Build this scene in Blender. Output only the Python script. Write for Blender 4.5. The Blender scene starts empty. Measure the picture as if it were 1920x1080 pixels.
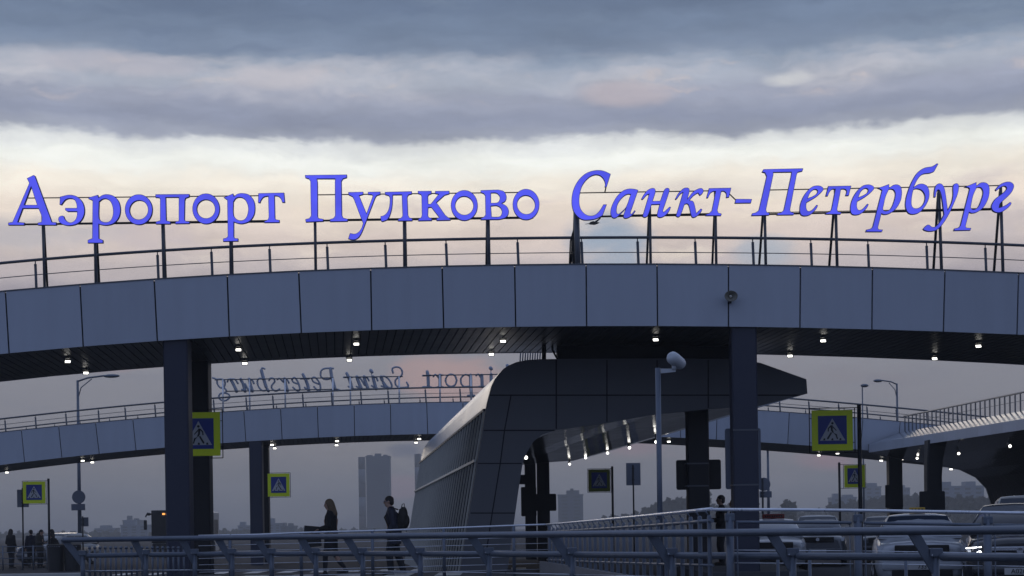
import bpy, bmesh, math, random
import numpy as np
from mathutils import Vector, Matrix
random.seed(7)
R = math.radians
scene = bpy.context.scene
col = scene.collection

# ------------------------------------------------------------------ camera
F, CX, HY, ROLL, CAMH = 3300.0, 960.0, 990.0, R(0.85), 1.0
cs, sn = math.cos(ROLL), math.sin(ROLL)
cd = bpy.data.cameras.new('camera')
cam = bpy.data.objects.new('camera', cd)
col.objects.link(cam)
cd.sensor_width = 36.0
cd.lens = F / 1920.0 * 36.0
cd.shift_y = (HY - 540.0) / 1920.0
cd.clip_start = 0.1
cd.clip_end = 12000
rv, uv_, bv = Vector((cs, 0, -sn)), Vector((sn, 0, cs)), Vector((0, -1, 0))
cam.matrix_world = Matrix(((rv.x, uv_.x, bv.x, 0), (rv.y, uv_.y, bv.y, 0), (rv.z, uv_.z, bv.z, CAMH), (0, 0, 0, 1)))
scene.camera = cam
scene.view_settings.view_transform = 'Standard'
scene.view_settings.look = 'None'
scene.view_settings.exposure = 0.0
scene.view_settings.gamma = 1.0
scene.cycles.use_denoising = True
scene.cycles.max_bounces = 6
scene.cycles.volume_bounces = 1
scene.cycles.sample_clamp_indirect = 4.0


def P(px, py, D):
    dx, dy = (px - CX) * D / F, (HY - py) * D / F
    return Vector((dx * cs + dy * sn, D, CAMH - dx * sn + dy * cs))


def srgb(r, g, b):
    f = lambda c: c / 12.92 if c <= 0.04045 else ((c + 0.055) / 1.055) ** 2.4
    return (f(r / 255), f(g / 255), f(b / 255), 1)


# ------------------------------------------------------------------ sky
SUN_EL, SUN_ROT = R(3.0), R(-12)
world = bpy.data.worlds.new('World')
scene.world = world
world.use_nodes = True
wt = world.node_tree
wt.nodes.clear()


def N(kind, **kw):
    n = wt.nodes.new(kind)
    for k, v in kw.items():
        setattr(n, k, v)
    return n


def wire(v, sock):
    if isinstance(v, (int, float)):
        sock.default_value = v
    elif isinstance(v, tuple):
        sock.default_value = v
    else:
        wt.links.new(v, sock)


def M_(op, a, b=0.0, c=None, clamp=False):
    n = N('ShaderNodeMath', operation=op, use_clamp=clamp)
    wire(a, n.inputs[0]); wire(b, n.inputs[1])
    if c is not None:
        wire(c, n.inputs[2])
    return n.outputs[0]


def mixc(f, a, b, blend='MIX'):
    n = N('ShaderNodeMix', data_type='RGBA', blend_type=blend)
    wire(f, n.inputs[0]); wire(a, n.inputs[6]); wire(b, n.inputs[7])
    return n.outputs[2]


def sstep(x, a, b):
    n = N('ShaderNodeMapRange', interpolation_type='SMOOTHSTEP')
    wire(x, n.inputs[0]); n.inputs[1].default_value = a; n.inputs[2].default_value = b
    return n.outputs[0]


def wnoise(u, v, su, sv, detail=5.0, rough=0.55, off=0.0, dist=0.0):
    cmb = N('ShaderNodeCombineXYZ')
    wire(M_('MULTIPLY', u, su), cmb.inputs[0]); wire(M_('MULTIPLY', v, sv), cmb.inputs[1]); cmb.inputs[2].default_value = off
    n = N('ShaderNodeTexNoise')
    n.inputs['Scale'].default_value = 1.0
    n.inputs['Detail'].default_value = detail
    n.inputs['Roughness'].default_value = rough
    n.inputs['Distortion'].default_value = dist
    wt.links.new(cmb.outputs[0], n.inputs['Vector'])
    return M_('SUBTRACT', n.outputs['Fac'], 0.5)


tc = N('ShaderNodeTexCoord')
sep = N('ShaderNodeSeparateXYZ')
wt.links.new(tc.outputs['Generated'], sep.inputs[0])
dx_, dy_, dz_ = sep.outputs
hor = M_('SQRT', M_('ADD', M_('MULTIPLY', dx_, dx_), M_('MULTIPLY', dy_, dy_)))
az = M_('ARCTAN2', dx_, dy_)                      # 0 straight ahead, + to the right
el = M_('DIVIDE', dz_, M_('MAXIMUM', hor, 0.001))  # tangent of the elevation
# cloud bands drift a little up and down with low frequency noise
w1 = wnoise(az, el, 5.0, 9.0, 3.0, 0.5, 1.3)
w2 = wnoise(az, el, 22.0, 42.0, 6.0, 0.58, 4.1, 0.3)
w3 = wnoise(az, el, 60.0, 110.0, 4.0, 0.6, 8.7)
elw = M_('ADD', el, M_('ADD', M_('MULTIPLY', w1, 0.012), M_('ADD', M_('MULTIPLY', w2, 0.017), M_('MULTIPLY', w3, 0.007))))
ramp = N('ShaderNodeValToRGB')
ramp.color_ramp.interpolation = 'EASE'
wt.links.new(M_('DIVIDE', elw, 0.40, clamp=True), ramp.inputs[0])


def v_of(y):
    return (HY - y) / F / 0.40


stops = [(1000, (86, 90, 106)), (960, (105, 107, 117)), (900, (123, 123, 129)), (830, (134, 132, 137)), (740, (138, 138, 146)),
         (640, (146, 146, 154)), (555, (166, 160, 168)), (505, (196, 186, 187)), (445, (224, 209, 201)), (395, (243, 229, 215)),
         (350, (252, 244, 230)), (300, (250, 252, 246)), (272, (230, 233, 233)), (250, (160, 166, 183)), (225, (149, 156, 177)),
         (185, (162, 168, 187)), (150, (172, 179, 194)), (125, (150, 163, 183)), (95, (127, 142, 166)), (50, (118, 134, 159)),
         (0, (108, 124, 150)), (-140, (96, 112, 140)), (-330, (150, 164, 194))]
cr = ramp.color_ramp
while len(cr.elements) > 1:
    cr.elements.remove(cr.elements[-1])
first = True
for y, c in stops:
    p = max(0.0, min(1.0, v_of(y)))
    if first:
        e = cr.elements[0]; e.position = p; first = False
    else:
        e = cr.elements.new(p)
    e.color = srgb(*c)
sky = ramp.outputs[0]
# soft light and dark mottling inside the cloud layer
mot = M_('MULTIPLY', sstep(el, 0.10, 0.16), wnoise(az, elw, 14.0, 60.0, 6.0, 0.6, 2.2))
gain = M_('ADD', 1.0, M_('MULTIPLY', mot, 0.55))
gc = N('ShaderNodeCombineXYZ')
for i in range(3):
    wire(gain, gc.inputs[i])
sky = mixc(1.0, sky, gc.outputs[0], 'MULTIPLY')


def bandf(y0, y1, y2, y3):
    """1 between picture heights y1..y2, fading to 0 at y0 and y3"""
    e = lambda y: (HY - y) / F
    return M_('MULTIPLY', sstep(el, e(y0), e(y1)), sstep(el, e(y3), e(y2)))


def torn(su, sv, off, lo, hi, band, amt, color, detail=8.0):
    global sky
    f = M_('MULTIPLY', M_('MULTIPLY', sstep(wnoise(az, elw, su, sv, detail, 0.60, off, 0.15), lo, hi), band), amt)
    sky = mixc(f, sky, srgb(*color))


torn(11.0, 40.0, 5.3, -0.04, 0.24, bandf(215, 170, 125, 80), 0.60, (214, 211, 217))
torn(16.0, 60.0, 9.1, 0.05, 0.22, bandf(215, 175, 140, 100), 0.6, (224, 208, 202))
torn(8.0, 50.0, 14.2, 0.02, 0.22, bandf(262, 245, 190, 160), 0.40, (132, 141, 166))
torn(9.0, 36.0, 2.4, 0.0, 0.22, bandf(130, 90, -40, -120), 0.40, (140, 156, 176))
torn(7.0, 40.0, 7.7, 0.02, 0.22, bandf(130, 90, -40, -120), 0.40, (98, 114, 142))
torn(13.0, 44.0, 21.0, 0.0, 0.22, bandf(540, 480, 380, 330), 0.75, (206, 194, 197))
torn(12.0, 36.0, 25.0, 0.03, 0.22, bandf(520, 480, 360, 320), 0.55, (252, 238, 220))
torn(10.0, 46.0, 31.0, 0.02, 0.24, bandf(960, 880, 640, 560), 0.40, (142, 134, 139))
torn(8.0, 60.0, 36.0, 0.02, 0.24, bandf(960, 880, 640, 560), 0.35, (116, 120, 136))


def blob(px, py, ru, rvv, n1, amt, color):
    """a soft patch of cloud in one direction of the sky, torn by noise"""
    global sky
    a0, e0 = math.atan((px - CX) / F), (HY - (px - CX) * math.tan(ROLL) - py) / F
    ddx = M_('DIVIDE', M_('SUBTRACT', az, a0), ru)
    ddy = M_('DIVIDE', M_('SUBTRACT', el, e0), rvv)
    r2 = M_('ADD', M_('MULTIPLY', ddx, ddx), M_('MULTIPLY', ddy, ddy))
    r2 = M_('ADD', r2, M_('MULTIPLY', n1, 2.4))
    fac = M_('MULTIPLY', sstep(r2, 1.3, 0.0), amt)
    sky = mixc(fac, sky, srgb(*color))


blob(1150, 462, 0.026, 0.021, w2, 1.0, (164, 177, 194))
blob(1440, 478, 0.022, 0.010, w2, 0.8, (174, 185, 198))
blob(840, 705, 0.032, 0.017, w2, 0.72, (186, 156, 152))
blob(1545, 862, 0.022, 0.008, w2, 0.75, (158, 128, 134))
blob(745, 912, 0.020, 0.007, w2, 0.6, (142, 122, 132))
blob(1180, 838, 0.02, 0.006, w2, 0.6, (146, 126, 134))
blob(210, 688, 0.035, 0.006, w2, 0.5, (160, 142, 146))
blob(760, 846, 0.011, 0.005, w3, 0.7, (92, 98, 118))
blob(1495, 158, 0.016, 0.005, w2, 0.85, (222, 222, 222))
blob(240, 140, 0.05, 0.008, w2, 0.5, (204, 198, 206))
blob(1180, 178, 0.03, 0.008, w2, 0.5, (204, 190, 192))
blob(530, 150, 0.03, 0.008, w2, 0.45, (206, 200, 206))
blob(60, 455, 0.05, 0.012, w2, 0.45, (170, 176, 190))
blob(1880, 430, 0.03, 0.012, w2, 0.35, (186, 182, 190))

nish = N('ShaderNodeTexSky', sky_type='NISHITA')
nish.sun_disc = False
nish.sun_elevation = SUN_EL
nish.sun_rotation = SUN_ROT
nish.air_density = 1.2
nish.dust_density = 2.0
bgA = N('ShaderNodeBackground'); bgA.inputs['Strength'].default_value = 0.05
wt.links.new(nish.outputs[0], bgA.inputs['Color'])
# the cloud deck overhead and behind: dull blue dusk cloud
backmix = sstep(dy_, 0.55, -0.2)
deck = mixc(M_('ADD', wnoise(az, el, 3.0, 6.0, 4.0, 0.5, 3.3), 0.5), srgb(126, 148, 196), srgb(166, 182, 222))
cloud = mixc(backmix, sky, deck)
below = sstep(dz_, 0.0, -0.05)
cloud = mixc(below, cloud, srgb(60, 66, 84))
bgB = N('ShaderNodeBackground'); bgB.inputs['Strength'].default_value = 1.0
wt.links.new(cloud, bgB.inputs['Color'])
ms = N('ShaderNodeMixShader')
wire(M_('SUBTRACT', 1.0, M_('MULTIPLY', backmix, 0.35)), ms.inputs[0])
wt.links.new(bgA.outputs[0], ms.inputs[1]); wt.links.new(bgB.outputs[0], ms.inputs[2])
wo = N('ShaderNodeOutputWorld')
wt.links.new(ms.outputs[0], wo.inputs['Surface'])

sl = bpy.data.lights.new('sun', 'SUN')
sl.energy = 0.12
sl.angle = R(15)
sl.color = (1.0, 0.88, 0.74)
so = bpy.data.objects.new('sun', sl)
col.objects.link(so)
sd = Vector((math.sin(-SUN_ROT) * -1, math.cos(SUN_ROT), math.tan(SUN_EL + R(5))))
so.rotation_euler = sd.to_track_quat('Z', 'Y').to_euler()


# ------------------------------------------------------------------ materials
def mat(name, c, rough=0.6, metal=0.0, var=0.12, scale=3.0, bump=0.0, emit=None, es=1.0, spec=0.5, island=0.0, coat=0.0, stretch=None):
    m = bpy.data.materials.new(name)
    m.use_nodes = True
    t = m.node_tree
    b = t.nodes['Principled BSDF']
    c = tuple(c) + (1,) if len(c) == 3 else c
    b.inputs['Roughness'].default_value = rough
    b.inputs['Metallic'].default_value = metal
    b.inputs['Specular IOR Level'].default_value = spec
    b.inputs['Coat Weight'].default_value = coat
    tcn = t.nodes.new('ShaderNodeTexCoord')
    mp = t.nodes.new('ShaderNodeMapping')
    if stretch:
        mp.inputs['Scale'].default_value = stretch
    t.links.new(tcn.outputs['Object'], mp.inputs[0])
    nz = t.nodes.new('ShaderNodeTexNoise')
    nz.inputs['Scale'].default_value = scale
    nz.inputs['Detail'].default_value = 5
    t.links.new(mp.outputs[0], nz.inputs['Vector'])
    mr = t.nodes.new('ShaderNodeMapRange')
    mr.inputs[3].default_value = 1 - var
    mr.inputs[4].default_value = 1 + var
    t.links.new(nz.outputs['Fac'], mr.inputs[0])
    mx = t.nodes.new('ShaderNodeMix'); mx.data_type = 'RGBA'; mx.blend_type = 'MULTIPLY'
    mx.inputs[0].default_value = 1.0
    mx.inputs[6].default_value = c
    val = mr.outputs[0]
    if island:
        g = t.nodes.new('ShaderNodeNewGeometry')
        m2 = t.nodes.new('ShaderNodeMapRange')
        m2.inputs[3].default_value = 1 - island
        m2.inputs[4].default_value = 1 + island
        t.links.new(g.outputs['Random Per Island'], m2.inputs[0])
        mm = t.nodes.new('ShaderNodeMath'); mm.operation = 'MULTIPLY'
        t.links.new(val, mm.inputs[0]); t.links.new(m2.outputs[0], mm.inputs[1])
        val = mm.outputs[0]
    t.links.new(val, mx.inputs[7])
    t.links.new(mx.outputs[2], b.inputs['Base Color'])
    r2 = t.nodes.new('ShaderNodeMapRange')
    r2.inputs[3].default_value = max(0.02, rough - 0.08)
    r2.inputs[4].default_value = min(1, rough + 0.08)
    t.links.new(nz.outputs['Fac'], r2.inputs[0])
    t.links.new(r2.outputs[0], b.inputs['Roughness'])
    if bump:
        bp = t.nodes.new('ShaderNodeBump')
        bp.inputs['Strength'].default_value = bump
        bp.inputs['Distance'].default_value = 0.02
        t.links.new(nz.outputs['Fac'], bp.inputs['Height'])
        t.links.new(bp.outputs[0], b.inputs['Normal'])
    if emit:
        b.inputs['Emission Color'].default_value = tuple(emit)[:3] + (1,)
        b.inputs['Emission Strength'].default_value = es
    return m


MT = dict(
    panel=mat('pale composite panel', (0.45, 0.49, 0.57), 0.5, 0.0, 0.09, 1.2, island=0.05, stretch=(3, 3, .35)),
    backing=mat('dark backing', (0.012, 0.013, 0.017), 0.8),
    slat=mat('dark soffit slat', (0.020, 0.022, 0.028), 0.36, 0.0, 0.3, 2.0, island=0.25, spec=0.25),
    slatgloss=mat('glossy soffit slat', (0.026, 0.026, 0.028), 0.11, 0.0, 0.3, 2.0, island=0.3, spec=0.5),
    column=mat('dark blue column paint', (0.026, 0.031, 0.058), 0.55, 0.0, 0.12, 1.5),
    colshade=mat('shaded column paint', (0.012, 0.013, 0.019), 0.6, 0.0, 0.12, 1.5),  # copy of the column paint, darkened for the shade under the walkways
    deck=mat('bridge deck', (0.18, 0.18, 0.18), 0.8, 0, 0.15, 4),
    steel=mat('painted steel', (0.11, 0.12, 0.14), 0.42, 0.3, 0.15, 6),
    darksteel=mat('dark steel', (0.022, 0.024, 0.028), 0.45, 0.3, 0.15, 6),
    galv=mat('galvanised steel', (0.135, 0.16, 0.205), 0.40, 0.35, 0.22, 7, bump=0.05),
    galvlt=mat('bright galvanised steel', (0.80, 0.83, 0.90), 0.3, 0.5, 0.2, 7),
    casing=mat('letter casing', (0.05, 0.055, 0.20), 0.5, 0, 0.1),
    blue=mat('blue lit letter face', (0.05, 0.055, 0.30), 0.4, 0, 0.05, emit=srgb(84, 88, 240), es=0.86),
    backletter=mat('grey letter back', (0.34, 0.38, 0.47), 0.45, 0.3, 0.1),
    white=mat('white lamp', (0.8, 0.8, 0.8), 0.4, emit=(1.0, 0.97, 0.9), es=3.6),
    cladding=mat('shaded grey cladding', (0.12, 0.125, 0.14), 0.5, 0.1, 0.12, 0.9),  # shade under the nearest walkway is put into this base colour
    seam=mat('black seam', (0.008, 0.008, 0.01), 0.8),
    roofmetal=mat('brushed roof metal', (0.36, 0.38, 0.42), 0.36, 0.6, 0.2, 1.2, stretch=(1, 0.3, 1)),
    glass=mat('dark blue glass', (0.012, 0.018, 0.034), 0.8, 0, 0.1, 1.0, spec=0.0),
    fin=mat('pale metal fin', (0.66, 0.64, 0.57), 0.5, 0.0, 0.12),
    ledge=mat('polished ledge metal', (0.72, 0.74, 0.77), 0.13, 0.9, 0.15, 2.0),
    yellow=mat('yellow green sign film', (0.74, 0.86, 0.01), 0.5, 0, 0.06),
    blues=mat('blue sign film', (0.008, 0.028, 0.22), 0.45, 0, 0.06),
    whites=mat('white sign film', (0.42, 0.43, 0.45), 0.5, 0, 0.05),
    black=mat('black paint', (0.006, 0.006, 0.007), 0.55),
    signback=mat('grey sign back', (0.17, 0.19, 0.24), 0.5, 0.3, 0.12),
    signdark=mat('dark sign back', (0.013, 0.014, 0.018), 0.6),
    asphalt=mat('asphalt', (0.042, 0.043, 0.048), 0.95, 0, 0.3, 0.7, bump=0.2, spec=0.05),
    paving=mat('grey paving', (0.085, 0.088, 0.095), 0.9, 0, 0.2, 1.5, bump=0.1, spec=0.08),
    paint=mat('road paint', (0.5, 0.5, 0.48), 0.7, 0, 0.25, 2),
    concrete=mat('concrete', (0.20, 0.20, 0.21), 0.8, 0, 0.2, 2.5, bump=0.2),
    coat=mat('black wool', (0.012, 0.012, 0.014), 0.9, 0, 0.2, 20),
    navy=mat('navy jacket', (0.014, 0.017, 0.038), 0.7, 0, 0.2, 12),
    olive=mat('grey brown parka', (0.055, 0.05, 0.045), 0.85, 0, 0.2, 12),
    trousers=mat('dark trousers', (0.012, 0.013, 0.018), 0.85, 0, 0.2, 12),
    shoe=mat('black shoe', (0.008, 0.008, 0.009), 0.5),
    skin=mat('skin', (0.42, 0.26, 0.19), 0.55, 0, 0.06, 20),
    blond=mat('fair hair', (0.13, 0.085, 0.045), 0.6, 0, 0.3, 40, stretch=(1, 1, 0.15)),
    brownhair=mat('dark hair', (0.018, 0.013, 0.01), 0.6, 0, 0.3, 40),
    bag=mat('dark nylon', (0.014, 0.014, 0.015), 0.7, 0, 0.2, 15),
    wcar=mat('white car paint', (0.40, 0.42, 0.45), 0.3, 0, 0.03, 1, coat=0.6),
    dcar=mat('dark car paint', (0.018, 0.02, 0.026), 0.3, 0, 0.05, 1, coat=0.8),
    gcar=mat('grey car paint', (0.12, 0.13, 0.15), 0.3, 0.2, 0.05, 1, coat=0.8),
    carglass=mat('car glass', (0.03, 0.04, 0.06), 0.1, 0, 0.1, 1, spec=0.5),
    tyre=mat('tyre rubber', (0.015, 0.015, 0.016), 0.9),
    chrome=mat('chrome', (0.6, 0.62, 0.66), 0.15, 0.95, 0.03),
    plate=mat('number plate', (0.5, 0.5, 0.5), 0.5),
    lens=mat('lamp lens', (0.35, 0.37, 0.4), 0.15, 0.2, 0.05),
    headlit=mat('lit headlamp', (0.8, 0.8, 0.8), 0.3, emit=(0.92, 0.96, 1.0), es=5.0),
    taxi=mat('taxi yellow', (0.5, 0.30, 0.02), 0.5),
    red=mat('red roof sign', (0.20, 0.02, 0.015), 0.5),
    amber=mat('amber display', (0.3, 0.1, 0.02), 0.5, emit=(1.0, 0.38, 0.08), es=2.0),
    tail=mat('red tail lamp', (0.4, 0.02, 0.02), 0.4, emit=(1.0, 0.12, 0.06), es=0.8),
    buspaint=mat('white bus paint', (0.40, 0.38, 0.36), 0.4, 0, 0.06),
    busdark=mat('dark bus front', (0.006, 0.006, 0.008), 0.35, 0, 0.1),
    house=mat('haze blue facade', (0.12, 0.155, 0.22), 0.8, 0, 0.15, 0.05),  # blue cast of the distant haze mixed into the wall colour
    tower=mat('haze blue power block', (0.055, 0.075, 0.115), 0.9, 0, 0.15, 0.03),  # block colour already carries the blue of the haze
    housedk=mat('dark hazed facade', (0.06, 0.078, 0.115), 0.8, 0, 0.15, 0.05),  # darker wall, tinted with the haze blue as well
    windowm=mat('dull window', (0.04, 0.045, 0.055), 0.25),
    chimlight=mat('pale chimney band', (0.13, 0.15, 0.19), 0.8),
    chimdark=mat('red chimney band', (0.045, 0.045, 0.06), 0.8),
    foliage=mat('bare winter foliage', (0.05, 0.046, 0.035), 0.9, 0, 0.4, 1.0),
    trunk=mat('bark', (0.045, 0.04, 0.035), 0.9, 0, 0.3, 3),
    bird=mat('dark feathers', (0.012, 0.012, 0.014), 0.8),
    cctv=mat('white camera housing', (0.55, 0.58, 0.62), 0.4, 0, 0.06),
    horn=mat('beige horn', (0.20, 0.19, 0.16), 0.55),
)


bt = MT['blue'].node_tree
bn = bt.nodes.new('ShaderNodeTexNoise'); bn.inputs['Scale'].default_value = 1.7
bm_ = bt.nodes.new('ShaderNodeMapRange'); bm_.inputs[1].default_value = .3; bm_.inputs[2].default_value = .7; bm_.inputs[3].default_value = .78; bm_.inputs[4].default_value = 1.04
bg_ = bt.nodes.new('ShaderNodeNewGeometry')
bt.links.new(bg_.outputs['Position'], bn.inputs['Vector'])
bt.links.new(bn.outputs['Fac'], bm_.inputs[0])
bt.links.new(bm_.outputs[0], bt.nodes['Principled BSDF'].inputs['Emission Strength'])


# ------------------------------------------------------------------ mesh helpers
class MB:
    def __init__(self):
        self.v, self.f, self.m, self.smooth = [], [], [], []

    def add(self, vs, fs, mi=0, smooth=False):
        o = len(self.v)
        self.v += [Vector(p) for p in vs]
        for f in fs:
            self.f.append([i + o for i in f]); self.m.append(mi); self.smooth.append(smooth)
        return self

    def box(self, c, s, rot=None, mi=0):
        c = Vector(c)
        hx, hy, hz = s[0] / 2, s[1] / 2, s[2] / 2
        vs = []
        for x in (-hx, hx):
            for y in (-hy, hy):
                for z in (-hz, hz):
                    q = Vector((x, y, z))
                    vs.append(c + (rot @ q if rot else q))
        return self.add(vs, [(0, 1, 3, 2), (4, 6, 7, 5), (0, 4, 5, 1), (2, 3, 7, 6), (0, 2, 6, 4), (1, 5, 7, 3)], mi)

    def rbox(self, c, s, b=0.02, rot=None, mi=0):
        """box with chamfered edges"""
        bm = bmesh.new()
        bmesh.ops.create_cube(bm, size=1)
        for v in bm.verts:
            v.co = Vector((v.co.x * s[0], v.co.y * s[1], v.co.z * s[2]))
        bmesh.ops.bevel(bm, geom=bm.edges[:], offset=min(b, min(s) * 0.45), segments=2, affect='EDGES', profile=0.7)
        bm.verts.index_update()
        vs = [Vector(c) + (rot @ v.co if rot else v.co) for v in bm.verts]
        fs = [[v.index for v in f.verts] for f in bm.faces]
        bm.free()
        return self.add(vs, fs, mi)

    def prism(self, pts, ext, mi=0):
        """closed polygon (3-D points) pushed along ext"""
        n = len(pts)
        ext = Vector(ext)
        vs = [Vector(p) for p in pts] + [Vector(p) + ext for p in pts]
        fs = [list(range(n)), list(range(2 * n - 1, n - 1, -1))]
        fs += [[i, n + i, n + (i + 1) % n, (i + 1) % n] for i in range(n)]
        return self.add(vs, fs, mi)

    def tube(self, pts, r, n=8, mi=0, cap=True, sx=1.0, sz=1.0, smooth=True, roundend=False):
        pts = [Vector(p) for p in pts]
        rr = r if isinstance(r, (list, tuple)) else [r] * len(pts)
        if roundend:
            d0 = (pts[0] - pts[1]).normalized(); d1 = (pts[-1] - pts[-2]).normalized()
            pts = [pts[0] + d0 * rr[0] * 0.9, pts[0] + d0 * rr[0] * 0.6] + pts + [pts[-1] + d1 * rr[-1] * 0.6, pts[-1] + d1 * rr[-1] * 0.9]
            rr = [rr[0] * 0.35, rr[0] * 0.8] + list(rr) + [rr[-1] * 0.8, rr[-1] * 0.35]
        rings = []
        for i, p in enumerate(pts):
            a = pts[max(i - 1, 0)]; b = pts[min(i + 1, len(pts) - 1)]
            t = (b - a).normalized()
            ref = Vector((0, 0, 1)) if abs(t.z) < 0.92 else Vector((0, 1, 0))
            s = t.cross(ref).normalized(); u = s.cross(t).normalized()
            rings.append([p + s * (math.cos(k * 2 * math.pi / n) * rr[i] * sx) + u * (math.sin(k * 2 * math.pi / n) * rr[i] * sz) for k in range(n)])
        return self.loft(rings, mi, cap, smooth)

    def loft(self, rings, mi=0, cap=True, smooth=True):
        n = len(rings[0])
        vs = [p for r in rings for p in r]
        fs = []
        for i in range(len(rings) - 1):
            for k in range(n):
                fs.append((i * n + k, i * n + (k + 1) % n, (i + 1) * n + (k + 1) % n, (i + 1) * n + k))
        self.add(vs, fs, mi, smooth)
        if cap:
            o = len(self.v) - len(vs)
            self.f.append([o + k for k in range(n - 1, -1, -1)]); self.m.append(mi); self.smooth.append(False)
            self.f.append([o + (len(rings) - 1) * n + k for k in range(n)]); self.m.append(mi); self.smooth.append(False)
        return self

    def ball(self, c, r, n=10, mi=0, rot=None):
        """ellipsoid, r a number or three half-axes"""
        r = (r, r, r) if isinstance(r, (int, float)) else r
        rings = []
        for i in range(1, n):
            ph = math.pi * i / n
            ring = []
            for k in range(n + 2):
                th = 2 * math.pi * k / (n + 2)
                q = Vector((math.sin(ph) * math.cos(th) * r[0], math.sin(ph) * math.sin(th) * r[1], -math.cos(ph) * r[2]))
                ring.append(Vector(c) + (rot @ q if rot else q))
            rings.append(ring)
        return self.loft(rings, mi)


LOC = {}


def setp(o, label=None, cat=None, group=None, kind=None):
    if label: o['label'] = label
    if cat: o['category'] = cat
    if group: o['group'] = group
    if kind: o['kind'] = kind
    return o


def thing(name, label, cat, loc, group=None):
    o = bpy.data.objects.new(name, None)
    o.empty_display_size = 0.2
    o.location = loc
    col.objects.link(o)
    LOC[o.name] = Vector(loc)
    return setp(o, label, cat, group)


def mesh_of(mb, name, mats, off):
    me = bpy.data.meshes.new(name)
    me.from_pydata([tuple(p - off) for p in mb.v], [], mb.f)
    for m in (mats if isinstance(mats, (list, tuple)) else [mats]):
        me.materials.append(MT[m] if isinstance(m, str) else m)
    me.polygons.foreach_set('material_index', mb.m)
    me.polygons.foreach_set('use_smooth', mb.smooth)
    bm = bmesh.new(); bm.from_mesh(me)
    bmesh.ops.recalc_face_normals(bm, faces=bm.faces)
    bm.to_mesh(me); bm.free()
    me.update()
    return me


def part(name, mb, mats, parent, label=None):
    off = LOC[parent.name]
    o = bpy.data.objects.new(name, mesh_of(mb, name, mats, off))
    col.objects.link(o)
    o.parent = parent
    LOC[o.name] = off
    if label: o['label'] = label
    return o


def solo(name, mb, mats, label=None, cat=None, loc=None, group=None, kind=None):
    if loc is None:
        xs = [p.x for p in mb.v]; ys = [p.y for p in mb.v]; zs = [p.z for p in mb.v]
        loc = Vector(((min(xs) + max(xs)) / 2, (min(ys) + max(ys)) / 2, min(zs)))
    loc = Vector(loc)
    o = bpy.data.objects.new(name, mesh_of(mb, name, mats, loc))
    o.location = loc
    col.objects.link(o)
    LOC[o.name] = loc
    return setp(o, label, cat, group, kind)


def copy_tree(o, parent=None):
    c = o.copy(); col.objects.link(c)
    if parent: c.parent = parent
    LOC[c.name] = LOC.get(o.name, Vector())
    for ch in list(o.children):
        copy_tree(ch, c)
    return c


def fit(pts, deg=4):
    a = np.array(pts, float)
    x0, sc = a[:, 0].mean(), a[:, 0].std()
    c = np.polyfit((a[:, 0] - x0) / sc, a[:, 1], deg)
    return lambda x: float(np.polyval(c, (x - x0) / sc))


KX = -0.0995                       # the walkways run away from us a little to the left
KD = Vector((KX, 1, 0))


def ground_z(D):
    return float(np.interp(D, [0, 50, 78, 120], [-.35, -.35, -.40, -.60]))


# ------------------------------------------------------------------ ground
g = MB()
ys = [-60, 0, 20, 42, 50, 60, 70, 78, 90, 105, 120, 300, 900, 2600]
xs = [-1400, -300, -60, -20, 0, 20, 60, 300, 1400]
g.add([(x, y, ground_z(y)) for y in ys for x in xs],
      [(j * len(xs) + i, j * len(xs) + i + 1, (j + 1) * len(xs) + i + 1, (j + 1) * len(xs) + i) for j in range(len(ys) - 1) for i in range(len(xs) - 1)])
solo('ground', g, 'asphalt', kind='structure', loc=(0, 0, 0))
pv = MB()
pv.prism([(-17, 16, -.345), (2.9, 20, -.345), (2.55, 22.5, -.345), (0.75, 36.2, -.345), (0.4, 42.6, -.345), (-17, 42.6, -.345)], (0, 0, .345))
pv.prism([(4.1, 37.0, -.345), (6.3, 37.0, -.345), (6.6, 46.5, -.345), (3.9, 46.5, -.345)], (0, 0, .345))
solo('pavement', pv, 'paving', kind='structure')
zb = MB()
for i in range(12):
    zb.box((-13.5 + i * 1.1, 38.9, 0.006), (0.55, 2.6, 0.004))
for i in range(14):
    zb.box((-13 + i * 1.1, 58.0, ground_z(58) + 0.012), (0.5, 4.0, 0.004))
solo('road_markings', zb, 'paint', kind='structure')


# ------------------------------------------------------------------ near and far walkway bridges
def solve_soffit(px, py, zf, D1, W):
    best = None
    for i in range(201):
        D = D1 + W * i / 200
        p = P(px, py, D)
        e = abs(p.z - zf(p.x - KX * (D - D1)))
        if best is None or e < best[0]:
            best = (e, D, p)
    return best[2]


def lean(px):
    return R(max(-35, min(35, (620 - px) * .03)))


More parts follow.
